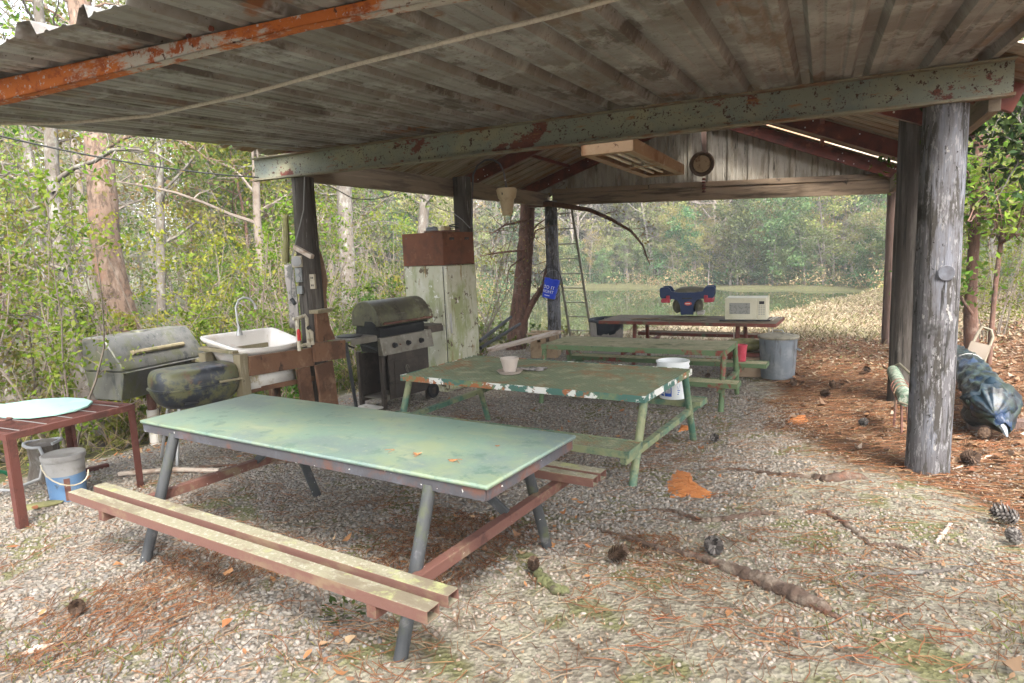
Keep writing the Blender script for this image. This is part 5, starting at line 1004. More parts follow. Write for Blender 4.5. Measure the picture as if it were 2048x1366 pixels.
# ------------------------------------------------------------------ left side: grate table and what lies round it
t = thing('grate_table', 'low red brown angle iron table with a barred grate top at the left edge', 'table', (-5.48,-2.52,0))
zt = .655; xa, xb, ya, yb = -6.33, -5.475, -2.965, -2.075
b = MB()
for y in (ya, yb): b.box(((xa+xb)/2,y,zt-.022),(xb-xa,.006,.045)); b.box(((xa+xb)/2,y+(.02 if y==ya else -.02),zt-.003),(xb-xa-.01,.034,.005))
for x in (xa, xb): b.box((x,(ya+yb)/2,zt-.022),(.006,yb-ya-.007,.045)); b.box((x+(.02 if x==xa else -.02),(ya+yb)/2,zt-.0032),(.034,yb-ya-.08,.005))
b.build('frame', M['rack'], t, bevel=.0015)
b = MB(); n = 30
for i in range(n): x = xa+.03+(xb-xa-.06)*i/(n-1); b.box((x,(ya+yb)/2,zt-.012),(.010,yb-ya-.014,.016))
b.build('grate_bars', M['rack'], t)
b = MB()
for i in range(5): y = ya+.10+(yb-ya-.2)*i/4; b.box(((xa+xb)/2,y,zt-.0015),(xb-xa-.08,.005,.004))
b.build('glint_strips', M['alu'], t)  # pale strips put in for the sunlit dashes across the grate
for x, y in ((xa,ya),(xb,ya),(xa,yb),(xb,yb)):
    b = MB(); sx_, sy_ = (1 if x==xa else -1), (1 if y==ya else -1); zf = h1(x,y)-.04; b.box((x+sx_*.028,y+sy_*.003,(zt-.01+zf)/2),(.05,.006,zt-.01-zf)); b.box((x+sx_*.003,y+sy_*.031,(zt-.01+zf)/2),(.006,.05,zt-.01-zf)); b.build('leg', M['rack'], t)
# turquoise board with a hook handle
c = Z(85,822,zt+.006); t = thing('turquoise_board', 'pale turquoise rounded board with a rusty hook lying on the grate table', 'board', (c.x,c.y,zt+.002))
q = [Z(u,v,zt+.004) for u,v in ((186,806),(176,815),(150,824),(110,832),(60,838),(20,838),(-10,834),(-60,822),(-40,812),(10,812),(70,803),(110,800),(140,799),(170,801))]
b = MB(); b.prism([(p.x,p.y) for p in q], zt+.005, zt+.022); b.build('panel', M['turq'], t, bevel=.004)
b = MB(); h0 = Z(10,842,zt+.02); b.tube([h0+Vector((.04*math.cos(a),.04*math.sin(a),.012)) for a in [i*.4 for i in range(-3,7)]], .008, 6); b.build('hook', M['rust_bar'], t)
# dusty blue bucket
c = Z(138,1003,.0); c = Vector((-5.78,-2.47,h1(-5.78,-2.47))); t = thing('dusty_bucket', 'dusty blue bucket with grey upper band and lid under the grate table', 'bucket', c)
b = MB(); b.lathe([(.0,0),(.118,0),(.128,.20),(0,.20)], n=28); b.build('lower_pail', M['dusty_blue'], t, True)
b = MB(); b.lathe([(.1285,.197),(.135,.325),(.0,.325)], n=28); b.build('upper_band', M['grey_pail'], t, True)
b = MB(); b.lathe([(.140,.305),(.145,.315),(.145,.345),(.135,.350),(.120,.342),(.0,.342)], n=28); b.build('lid', M['grey_pail'], t, True)
b = MB(); va = math.atan2(CAM.y-c.y, CAM.x-c.x); b.tube([Matrix.Rotation(va,3,'Z') @ Vector((.135+.035*math.sin(a),.14*math.cos(a),.27-.13*math.sin(a)-.05*math.cos(a))) for a in [i*math.pi/10 for i in range(11)]], .005, 6); b.build('bail', M['pvc'], t, True)
b = MB(); patch(b, lambda z: .118+.05*z, va-.15, va+.15, .01, .18, .002); b.build('dark_stain', M['rust_bar'], t, True)
# stump with a grey hose looped on top
c = Vector((-6.52,-2.22,h1(-6.52,-2.22))); t = thing('tree_stump', 'cut grey tree stump beneath the grate table', 'stump', c)
b = MB(); b.tube([(0,0,-.08),(.0,.0,.02),(.01,.01,.18),(.02,.0,.33)], [.17,.13,.11,.115], 16, jit=.06); b.build('trunk', M['bark_grey'], t, True)
b = MB(); b.tube([(.02+.13*math.cos(a),.13*math.sin(a),.335+.01*math.sin(2*a)) for a in [i*.4 for i in range(15)]]+[(.2,-.1,.26),(.22,-.16,.1),(.05,-.3,.03),(-.3,-.35,.02),(-.8,-.4,-.02)], .013, 7)
o = b.build('grey_hose', M['grey_hose']); o.location = c; tag(o, 'grey hose looped over the cut stump and trailing on the ground', 'hose')
b = MB(); hc = Y(-14,985,-2.7)
for k_ in range(4): b.tube([hc+Vector((-.02+.02*k_, .16*math.cos(a), .16*math.sin(a)+.0)) for a in [i*2*math.pi/20 for i in range(21)]], .013, 7)
o = b.build('green_hose', M['hose'], origin=hc); tag(o, 'green garden hose coil at the very left edge behind the grate table', 'hose')
p0, p1 = Z(166,945,h1(-6.6,-1.6)+.06), Z(212,934,h1(-6.7,-1.4)+.08); b = MB(); b.bar(p0, p1+(p1-p0)*.1, .05, .055); o = b.build('angle_iron', M['rack'], origin=p0); tag(o, 'short red brown steel angle lying behind the dusty blue bucket', 'steel bar')
p0 = Z(75,1010,.02); b = MB(); b.ball((0,0,.012),(.17,.06,.02),14,7,jit=.05); o = b.build('bark_slab', M['olive']); o.location = (p0.x,p0.y,h1(p0.x,p0.y)); o.rotation_euler = (0,0,.9); tag(o, 'flat olive bark slab on the ground under the grate table', 'bark')
q = [Z(245,990,.0), Z(200,982,.03)]; b = MB(); b.tube([Vector((-5.9,-2.0,h1(-5.9,-2)+.03)),Vector((-5.6,-1.75,h1(-5.6,-1.75)+.03)),Vector((-5.2,-1.6,h1(-5.2,-1.6)+.03))], .02, 7, jit=.1); o = b.build('pale_stick', M['drift'], origin=(-5.6,-1.75,0)); tag(o, 'pale stick on the gravel beside the dusty blue bucket', 'stick')
b = MB(); b.tube([Vector((x,y,h1(x,y)+.012)) for x,y in ((-5.5,-1.55),(-5.1,-1.25),(-4.8,-.95),(-4.75,-.6))], [.014,.012,.009,.005], 6); o = b.build('dark_twig', M['root'], origin=(-5.1,-1.25,0)); tag(o, 'thin dark twig on the gravel behind the front bench', 'twig')
# ------------------------------------------------------------------ right side
tarp_c = Vector((.74,2.4,.3))
t = thing('tarp_bundle', 'long rolled bundle of dark blue green camouflage tarp beyond the front right post', 'tarp', (.74,2.4,h1(.74,2.4)))
rr = random.Random(9); n = 56; path = []; NR = 90
for i in range(NR+1):
    s_ = i/NR; y = 4.2-3.12*s_; x = .86-.22*s_; z = max(h1(x,y),0)+.24+.10*math.sin(s_*2.2)-.05*s_; path.append((x,y,z))
vs = []
for i, (x,y,z) in enumerate(path):
    s_ = i/NR; r_ = (.125+.045*s_)*(1+.05*math.sin(i*.45)); r_ *= 1 if i < NR-5 else (.92,.8,.62,.38,.1)[i-NR+4]
    for k_ in range(n):
        a = 2*math.pi*k_/n; w_ = Vector((math.cos(a)*2.2, y*3.0+a*.6, math.sin(a)*2.2)); w2 = Vector((math.cos(a)*1.1+y*2.6, math.sin(a)*1.1, y*1.2))
        f_ = abs(mnoise.noise(w_))*.55 + abs(mnoise.noise(w2*1.9))*.35; q = r_*(1.12-f_*.62+.06*mnoise.noise(w_*4)); vs.append((x+q*math.cos(a), y, z+q*.95*math.sin(a)-(.05*(i-NR+5)/5 if i > NR-5 else 0)))
b = MB(); b.add(vs, [(i*n+j, i*n+(j+1)%n, (i+1)*n+(j+1)%n, (i+1)*n+j) for i in range(NR) for j in range(n)]+[tuple(range(n))[::-1], tuple(NR*n+j for j in range(n))]); roll = b.build('roll', M['tarp'], t, ang=60)
e = Vector(path[-5]); b = MB(); m_ = 40; vs = []
for i in range(7):
    for k_ in range(m_): a = 2*math.pi*k_/m_; r_ = .195-.026*i; q = r_*(1+.16*math.sin(2*a+i*.6)+.10*math.sin(5*a+i)+.07*math.sin(9*a)); vs.append((e.x+q*math.cos(a)+.03*i*.3, e.y+.14-.055*i, e.z-.02-.022*i+q*math.sin(a)))
b.add(vs, [(i*m_+j, i*m_+(j+1)%m_, (i+1)*m_+(j+1)%m_, (i+1)*m_+j) for i in range(6) for j in range(m_)]); b.build('outer_flap', M['tarp'], t, solid=.006, ang=70)
b = MB(); b.tube([(e.x+.02,e.y-.12,e.z-.10),(e.x+.05,e.y-.20,e.z-.17),(e.x+.06,e.y-.24,e.z-.21)], [.04,.022,.008], 8); b.build('tail', M['zinc'], t)
for yy in (1.6,3.0):
    i = min(range(NR), key=lambda k_: abs(path[k_][1]-yy)); x,y,z = path[i]; b = MB(); b.tube([(x+.15*math.cos(a),y+.012*math.sin(a*2),z+.145*math.sin(a)) for a in [j*2*math.pi/18 for j in range(19)]], .007, 5); b.build('tie', M['wire'], t)
for yy in (1.5,3.6): b = MB(); b.box((.78,yy,h1(.78,yy)+.04),(.5,.12,.10)); b.build('support_block', M['post_brown'], t)
# folding chair leaning behind the tarp bundle
c = Y(1953,738,3.5); t = thing('folding_chair', 'tan metal folding chair tilted back beyond the tarp bundle', 'chair', (c.x,c.y,h1(c.x,c.y)))
A_, B_ = [Y(1928,722,3.5),Y(1957,664,3.72),Y(1964,654,3.76),Y(1982,660,3.76),Y(1986,674,3.72),Y(1964,735,3.5)], None
b = MB(); b.tube(A_, .016, 8); b.tube([A_[0],A_[0]+Vector((.0,.1,-.35))], .016, 8); b.tube([A_[5],A_[5]+Vector((.0,.1,-.38))], .016, 8); b.build('frame', M['chair_frame'], t)
P4 = [Y(1924,724,3.47),Y(1941,682,3.60),Y(1982,692,3.60),Y(1962,737,3.47)]
b = MB(); b.add(P4, [(0,1,2,3)]); b.build('seat_panel', M['chair_pad'], t, solid=.03, bevel=.004)
b = MB()
for k_ in range(4): a = A_[1].lerp(A_[4], (k_+.5)/4); b.tube([a+Vector((0,0,-.08)), a+Vector((0,.02,.04))], .006, 6)
b.build('back_slats', M['chair_frame'], t)
# webbed lawn chair folded against the posts
c = Y(1800,770,1.4); t = thing('lawn_chair', 'folded lawn chair with green and white webbing between the right posts', 'chair', (c.x,c.y,h1(c.x,c.y)))
f0, f1 = Y(1786,746,1.75), Y(1813,800,1.0)
ax_ = (f1-f0); b = MB(); b.tube([f0+Vector((.0,.0,.02)), f1], [.055,.06], 12); b.build('webbing_roll', M['web'], t)
b = MB(); b.tube([f0+Vector((-.03,.05,.03)), f0+Vector((.05,.0,.09)), f0.lerp(f1,.5)+Vector((.10,0,.09)), f1+Vector((.10,0,.07)), f1+Vector((.03,-.05,-.04)), f1+Vector((-.05,0,-.02))], .012, 8); b.build('frame_tube', M['chair_frame'], t)
for k_ in range(3): b = MB(); s0 = f0.lerp(f1,.35+.3*k_); b.tube([s0, Vector((s0.x-.02+.03*k_, s0.y-.06, h1(s0.x,s0.y)))], .010, 6); b.build('leg', M['rust_bar'], t)
b = MB()
for k_ in range(3): s0 = f0.lerp(f1,.55+.12*k_); b.tube([s0+Vector((.07*math.cos(a),.03*math.sin(a),.07*math.sin(a))) for a in [j*.5 for j in range(14)]], .006, 5)
b.build('cord_wrap', M['rust_bar'], t)
# pine cones
def cone_mesh():
    mb = MB(); rr = random.Random(5); N_ = 90
    for i in range(N_):
        s_ = (i+.5)/N_; z = .085*s_; r_ = .034*math.sin(math.pi*(.12+.80*s_))**.8; a = i*2.39996
        d = Vector((math.cos(a), math.sin(a), 0)); n_ = Vector((-math.sin(a), math.cos(a), 0)); c = d*r_*.45+Vector((0,0,z)); l = .020+.008*math.sin(math.pi*s_); up = .35+.5*s_
        tip = c+d*l+Vector((0,0,l*up)); w_ = .0085
        mb.add([c-n_*w_*.5, c+n_*w_*.5, tip+n_*w_-d*.003, tip+d*.003+Vector((0,0,.003)), tip-n_*w_-d*.003, c+d*l*.8+Vector((0,0,l*up-.005))], [(0,1,2,3,4),(1,0,5),(0,4,5),(4,3,5),(3,2,5),(2,1,5)])
    return mb.tube([(0,0,0),(0,0,.05),(0,0,.085)], [.012,.016,.004], 8)
cones = [((1422,1100),1.35,'open grey pine cone beside the long tree root','g',(80,20)),((1218,1130),1.25,'worn brown pine cone lying on gravel left of the tree root','b',(60,100)),((1066,1150),.9,'brown pine cone touching the mossy stick','b',(20,40)),((1431,884),1.1,'grey pine cone near the far right leg of the mesh table','g',(70,0)),((155,1220),1.0,'brown pine cone alone on the front left gravel','b',(85,60)),((1925,927),1.5,'dark pine cone right at the foot of the thick front post','b',(75,30)),((1962,884),1.25,'dark pine cone below the tip of the tarp bundle','b',(70,150)),((1586,774),1.2,'dark pine cone in front of the galvanised bin','b',(60,10)),((1640,794),1.2,'left one of the two dark cones out on the leafy middle ground','b',(80,80)),((1668,782),1.1,'right one of the two dark cones out on the leafy middle ground','b',(50,200)),((1740,748),1.1,'pine cone near the foot of the blackened right post','b',(60,300)),((2036,1058),1.5,'grey pine cone at the right edge of the needles','g',(75,250)),((1718,852),1.0,'grey pine cone among needles left of the thick front post','g',(70,45)),((1410,757),.9,'dark pine cone near the right end of the mossy table','b',(70,120)),((2035,1098),1.0,'pale weathered pine cone low at the right edge','g',(70,190)),((2035,620),1.2,'pine cone high on the leafy slope at the right edge','b',(60,20))]
cm = {'b': cone_mesh().build('pine_cone', M['cone'], smooth=False), 'g': cone_mesh().build('pine_cone', M['cone_grey'], smooth=False)}
used = set()
for (uv, s_, lb, kd, (tl, rz)) in cones:
    o = cm[kd]
    if kd in used: o = o.copy(); COL.objects.link(o)
    used.add(kd); c = G(*uv); o.location = (c.x, c.y, c.z+.035*s_); o.rotation_euler = (R(tl), 0, R(rz)); o.scale = (s_*.86,)*3; tag(o, lb, 'pine cone', 'pine cones on the ground')
# roots, stick, clay
def ground_root(px, rad, nm, lb, sink=.35, mt='root', cat='root', wob=.006):
    pts = [G(*p) for p in px]; P_ = []; rs = []; rr = random.Random(len(lb)); n = 12
    for i in range(len(pts)-1):
        for j in range(n): s_ = j/n; P_.append(pts[i].lerp(pts[i+1], s_)); rs.append(rad[i]+(rad[i+1]-rad[i])*s_)
    P_.append(pts[-1]); rs.append(rad[-1]); Q = []; R2 = []
    for i, p in enumerate(P_):
        k_ = 1+.16*mnoise.noise(Vector((p.x*4, p.y*4, len(lb)))); Q.append(Vector((p.x+wob*math.sin(i*1.9), p.y+wob*math.cos(i*1.3), h1(p.x,p.y)+rs[i]*(1-2*sink)+wob*.5*math.sin(i*2.3)))); R2.append(rs[i]*k_)
    b = MB(); n_ = 18; b.tube(Q, R2, n_)
    for v in b.v: v += (Vector((mnoise.noise(v*19), mnoise.noise(v*19+Vector((7,3,1))), mnoise.noise(v*17+Vector((1,9,5)))))*max(rad)*.20 + Vector((mnoise.noise(v*90), mnoise.noise(v*90+Vector((4,4,4))), mnoise.noise(v*90+Vector((2,8,5)))))*max(rad)*.16)
    o = b.build(nm, M[mt], origin=Q[len(Q)//2], ang=80); return tag(o, lb, cat)
ground_root([(1196,1060),(1260,1080),(1330,1104),(1400,1120),(1462,1142),(1520,1165),(1580,1192),(1640,1218),(1682,1240)], [.010,.018,.022,.026,.031,.038,.040,.032,.006], 'tree_root', 'long gnarled tree root running across the sand at the lower right')
ground_root([(1300,1016),(1350,1024),(1400,1043),(1450,1040),(1520,1028),(1575,1030)], [.006,.015,.02,.022,.02,.008], 'tree_root', 'thin wavy root half buried below the orange clay patch', .45)
ground_root([(1610,1028),(1650,1024),(1690,1048),(1740,1090),(1790,1092),(1840,1110)], [.008,.018,.018,.012,.016,.006], 'tree_root', 'thin broken root crossing the sand right of the centre', .5)
ground_root([(1400,940),(1480,940),(1560,952),(1620,955),(1660,962),(1700,955),(1735,958)], [.006,.018,.022,.024,.045,.05,.02], 'tree_root', 'flat grey root bump leading to the thick front post', .5)
ground_root([(1058,1128),(1072,1148),(1092,1170),(1112,1186),(1132,1188)], [.014,.022,.025,.024,.018], 'mossy_stick', 'short mossy green stick on the gravel right of the front table', .12, 'moss_bark', 'stick', .01)
ground_root([(1118,1186),(1160,1202)], [.008,.004], 'twig', 'little twig continuing from the mossy stick', .1, 'root', 'twig')
ground_root([(1720,1152),(1800,1150),(1880,1146),(1960,1128)], [.007,.010,.010,.005], 'fallen_branch', 'thin fallen branch lying flat on the needles at the right', .1, 'bark_grey', 'branch')
ground_root([(1872,1088),(1888,1068),(1900,1050)], [.008,.010,.008], 'fallen_stick', 'short pale stick among needles right of the branch', .0, 'drift', 'stick')
ground_root([(1905,940),(1950,925),(1990,910)], [.006,.008,.006], 'fallen_stick', 'pale stick behind the cone at the thick front post', .0, 'drift', 'stick')
ground_root([(1910,862),(1950,850),(1985,835)], [.006,.008,.008], 'fallen_stick', 'grey stick on the slope under the tarp tip', .0, 'bark_grey', 'stick')
ground_root([(330,1318),(400,1295),(460,1262),(490,1245)], [.004,.006,.006,.004], 'twig', 'thin grey twig on the gravel at the lower left', .0, 'root', 'twig')
ground_root([(45,1312),(80,1300),(115,1292)], [.010,.016,.008], 'bark_chip', 'pinkish bark chip on the gravel at the lower left corner', .2, 'drift', 'bark')
def clay_patch(px, lb, seed):
    P_ = [G(*p) for p in px]; c = sum(P_, Vector())/len(P_); n = 8; vs = []; rr = random.Random(seed); m_ = len(P_)*4; ring = []
    for i in range(len(P_)):
        for j in range(4): ring.append(P_[i].lerp(P_[(i+1)%len(P_)], j/4))
    vs = [(c.x, c.y, h1(c.x,c.y)+.016)]
    for k_ in range(1, n+1):
        for p in ring:
            s_ = k_/n*(1+rr.uniform(-.05,.05)*(k_ > 2)); x, y = c.x+(p.x-c.x)*s_, c.y+(p.y-c.y)*s_; vs.append((x, y, h1(x,y)+.016*(1-(k_/n)**2)+rr.uniform(0,.006)-.004*(k_==n)))
    fs = [(0, 1+i, 1+(i+1)%m_) for i in range(m_)]+[(1+(k_-1)*m_+i, 1+k_*m_+i, 1+k_*m_+(i+1)%m_, 1+(k_-1)*m_+(i+1)%m_) for k_ in range(1,n) for i in range(m_)]
    b = MB(); b.add(vs, fs); o = b.build('clay_patch', M['clay'], origin=(c.x,c.y,c.z)); o['kind'] = 'structure'; return o
clay_patch([(1352,938),(1382,945),(1386,962),(1400,972),(1426,986),(1420,997),(1380,994),(1340,996),(1330,970)], 1, 1)
clay_patch([(1582,832),(1610,830),(1618,842),(1596,850),(1575,846)], 1, 2)
clay_patch([(1362,850),(1378,852),(1380,860),(1356,864)], 1, 3)
# little weed by the front bench
c = G(690,1228); t = thing('weed', 'small green weed on the gravel below the front bench', 'weed', c)
rr = random.Random(6); b = MB()
for _ in range(34):
    a = rr.uniform(0,6.28); r_ = .11*math.sqrt(rr.random()); x, y = r_*math.cos(a), r_*math.sin(a); l = rr.uniform(.03,.06); d = Vector((math.cos(a+rr.uniform(-1,1)), math.sin(a+rr.uniform(-1,1)), rr.uniform(.1,.7))).normalized(); n_ = d.cross(Vector((0,0,1))).normalized()*l*.22; p = Vector((x,y,.012+.03*rr.random())); b.add([p, p+d*l*.5+n_, p+d*l, p+d*l*.5-n_], [(0,1,2,3)])
b.build('leaves', M['leaf_dark'], t, True, smooth=False)
b = MB()
for _ in range(6): a = rr.uniform(0,6.28); b.tube([(0,0,0),(.05*math.cos(a),.05*math.sin(a),.02),(.1*math.cos(a),.1*math.sin(a),.03)], .0015, 4)
b.build('stems', M['leaf_mid'], t, True)
c = G(1345,668); b = MB(); rr = random.Random(1)
# ------------------------------------------------------------------ vegetation
def leafquads(P, size, rng, asp=.5, flat=.0):
    n = len(P); a = rng.normal(0,1,(n,3)); a[:,2] *= (1-flat); a /= np.linalg.norm(a,axis=1)[:,None]; b_ = rng.normal(0,1,(n,3)); b_ -= a*(a*b_).sum(1)[:,None]; b_ /= np.linalg.norm(b_,axis=1)[:,None]
    s = size*rng.uniform(.6,1.35,n)[:,None]
    c = np.cross(a,b_)*s*.10
    return np.stack([P-a*s*.5, P+b_*s*asp*.5+c, P+a*s*.5, P-b_*s*asp*.5+c], 1).reshape(-1,3)
def grow(rng, base, d, length, r0, r1, n=6, wob=.12, up=.0):
    pts = [np.array(base, float)]; d = np.array(d, float); d /= np.linalg.norm(d)
    for i in range(n):
        d = d + rng.normal(0,wob,3) + np.array([0,0,up]); d /= np.linalg.norm(d); pts.append(pts[-1]+d*length/n)
    return np.array(pts), np.linspace(r0, r1, n+1)
def along(pts, t):
    f = t*(len(pts)-1); i = min(int(f), len(pts)-2); return pts[i]+(pts[i+1]-pts[i])*(f-i)
def make_shrub(seed, h, leaf_m, nstem=7, ntwig=14, nleaf=44, lsize=.062, spread=.55, name='thicket_shrub', lab='x'):
    rng = np.random.default_rng(seed); stems = MB(); LP = []
    for _ in range(nstem):
        a = rng.uniform(0,6.28); b0 = np.array([.25*np.cos(a)*rng.random(), .25*np.sin(a)*rng.random(), -.1])
        p, r_ = grow(rng, b0, (spread*np.cos(a)*rng.uniform(.2,1), spread*np.sin(a)*rng.uniform(.2,1), 1), h*rng.uniform(.6,1.05), rng.uniform(.010,.02), .003, 7, .10, .04); stems.tube(p, r_, 5)
        for k_ in range(ntwig):
            t_ = rng.uniform(.12,1); q = along(p, t_); a2 = rng.uniform(0,6.28); l = rng.uniform(.25,.75)*(1.15-.5*t_)*h/3.2
            tp, tr = grow(rng, q, (np.cos(a2), np.sin(a2), rng.uniform(-.1,.8)), l, .005, .0015, 4, .25, .03); stems.tube(tp, tr, 3, cap=False)
            m_ = rng.poisson(nleaf*rng.choice([.25,.8,1.6]))
            for _ in range(m_): LP.append(along(tp, rng.uniform(.15,1))+rng.normal(0,.05,3)*h/3)
    t = thing(name, lab, 'shrub'); stems.build('stems', M['twig'], t, True, smooth=False); np_mesh('foliage', leafquads(np.array(LP), lsize, rng, .55), 4, leaf_m, t); return t
def make_tree(seed, h, r, leaf_m, bark, nl=14, crown0=.35, reach=.32, nleaf=2600, lsize=.12, clump=.28, name='tree', lab='x', cat='tree', bare=0, lean=(0,0), conic=0.):
    rng = np.random.default_rng(seed); tr = MB(); LP = []
    p, rr_ = grow(rng, (0,0,-.4), (lean[0],lean[1],1), h+.4, r, r*.18, 9, .045, .03); rr_[0] *= 1.25; tr.tube(p, rr_, 9)
    tips = []
    for k_ in range(nl):
        t_ = crown0+(1-crown0)*((k_+rng.random())/nl); q = along(p, t_); a = k_*2.4+rng.uniform(-.5,.5); l = h*reach*rng.uniform(.6,1.15)*((1-t_)*1.25+.18 if conic else (.55+.75*math.sin(math.pi*min(1,(t_-crown0)/(1-crown0)*.8+.15))))
        lp, lr = grow(rng, q, (np.cos(a), np.sin(a), rng.uniform(.15,.9)-conic*.4), l, r*.42*(1-t_*.6), .006*h/6, 6, .17, .05); tr.tube(lp, lr, 5, cap=False)
        for j in range(5):
            s_ = rng.uniform(.3,1); q2 = along(lp, s_); a2 = rng.uniform(0,6.28); sp_, sr = grow(rng, q2, (np.cos(a2), np.sin(a2), rng.uniform(-.2,.8)), l*.42*rng.uniform(.5,1.1), .010*h/7, .003, 4, .25, .03); tr.tube(sp_, sr, 3, cap=False); tips.append(sp_)
            if bare:
                for _ in range(bare): q3 = along(sp_, rng.uniform(.2,1)); tp, t3 = grow(rng, q3, rng.normal(0,1,3)+np.array([0,0,.6]), l*.22, .004*h/7, .002, 3, .3); tr.tube(tp, t3, 3, cap=False); tips.append(tp)
    t = thing(name, lab, cat); tr.build('trunk', bark, t, True, ang=60)
    if nleaf:
        w_ = rng.choice([.15,.6,1,1.8], len(tips)); w_ /= w_.sum(); ix = rng.choice(len(tips), nleaf, p=w_)
        LP = np.array([along(tips[i], rng.uniform(.2,1.05)) for i in ix])+rng.normal(0,clump,(nleaf,3))*np.array([1,1,.7]); np_mesh('crown', leafquads(LP, lsize, rng, .6), 4, leaf_m, t)
    return t
# dense thicket left of the shelter
protos = [make_shrub(100+i, hh, M[mn], lsize=ls, nleaf=nl_) for i, (hh, mn, ls, nl_) in enumerate([(3.4,'leaf_bright',.064,26),(2.6,'leaf_mid',.058,30),(3.9,'leaf_yellow',.062,20),(2.2,'leaf_bright',.070,32),(3.2,'leaf_mid',.056,22),(4.4,'leaf_bright',.066,20)])]
bare = make_shrub(120, 3.6, M['leaf_yellow'], nstem=6, ntwig=16, nleaf=4, lsize=.05)
low = make_shrub(121, .75, M['leaf_mid'], nstem=10, ntwig=7, nleaf=18, lsize=.06, spread=.9, name='low_shrub')
low2 = make_shrub(122, .6, M['leaf_yellow'], nstem=9, ntwig=6, nleaf=10, lsize=.055, spread=1.1, name='low_shrub')
rv = random.Random(31); placed = [0]
firsts = set()
def put(pr, x, y, lab, group, sc=1., dz=0):
    loc = (x, y, h1(x,y)+dz); rz = rv.uniform(0,6.28)
    if pr.name not in firsts:
        firsts.add(pr.name); pr.location = loc; pr.rotation_euler = (0,0,rz); pr.scale = (sc,)*3; pr['label'] = lab; pr['group'] = group; return pr
    o = dup(pr, loc, rz, sc, lab); o['group'] = group; return o
TH = 'leafy shrubs of the thicket left of the shelter'
kinds = ['tall bright green leafy shrub in the thicket left of the shelter','bushy mid green shrub in the thicket left of the shelter','tall yellow green shrub in the thicket left of the shelter','low bright green shrub in the thicket left of the shelter','dull green upright shrub in the thicket left of the shelter','tallest bright green shrub in the thicket left of the shelter']
for row, (xo, y0, y1, st) in enumerate(((-8.0,-3.8,12.5,.8),(-9.2,-4.5,12.5,.95),(-10.8,-5,12,1.3),(-13.0,-6,11,1.9))):
    y = y0
    while y < y1:
        x = xo+rv.uniform(-.5,.5) - (0 if y < 6.5 else .25*(y-6.5) if row < 2 else 0)
        if not (row == 0 and y > 6.2) and not (row == 0 and y < -2.4):
            i = rv.choice([0,1,2,3,4,5] if row else [0,1,3,3,4,2]); put(protos[i], x, y, kinds[i], TH, rv.uniform(.8,1.15)*(.86 if row == 0 else 1.05), -.05)
        y += st*rv.uniform(.75,1.2)*(1.1 if row == 0 else 1)
for x, y in ((-8.0,-.4),(-8.6,2.6),(-8.3,5.4),(-9.0,-2.6),(-9.4,6.6),(-7.2,4.9),(-6.9,5.9),(-7.6,7.4),(-9.6,.9),(-7.6,8.6)): put(bare, x, y, 'nearly bare grey twiggy shrub at the edge of the thicket', 'bare twiggy shrubs at the edge of the thicket', rv.uniform(.8,1.1))
for i in range(46):
    y = rv.uniform(-4.2,8.3); x = -7.45-rv.random()*1.6-(0 if y > -2.2 else .2)
    put(low if rv.random() < .6 else low2, x, y, 'low leafy ground shrub at the foot of the thicket', 'low shrubs at the foot of the thicket', rv.uniform(.7,1.25))
for x, y in ((-6.35,4.3),(-6.5,5.1),(-6.2,6.6),(-6.9,3.4),(-6.0,7.6),(-6.6,7.8),(-5.9,8.4)): put(low if x < -6.3 else low2, x, y, 'low leafy shrub between the old refrigerator and the ladder', 'low shrubs behind the refrigerator', rv.uniform(.6,.95))
# dry stalks among the thicket edge
def stalks(n, seed):
    r = np.random.default_rng(seed); b = MB()
    for _ in range(n):
        y = r.uniform(-3.2,6.8); x = -7.0-r.random()*1.3; z = h1(x,y); p, q = grow(r, (x,y,z-.02), (r.normal(0,.7),r.normal(0,.7),1), r.uniform(.4,1.2), .004, .0015, 5, .3, -.10); b.tube(p, q, 3, cap=False)
    return b.build('dry_stalks', M['reed'], smooth=False)
tag(stalks(420, 3), 'tangle of dry tan stalks along the foot of the thicket', 'dry stalks', kind='stuff')
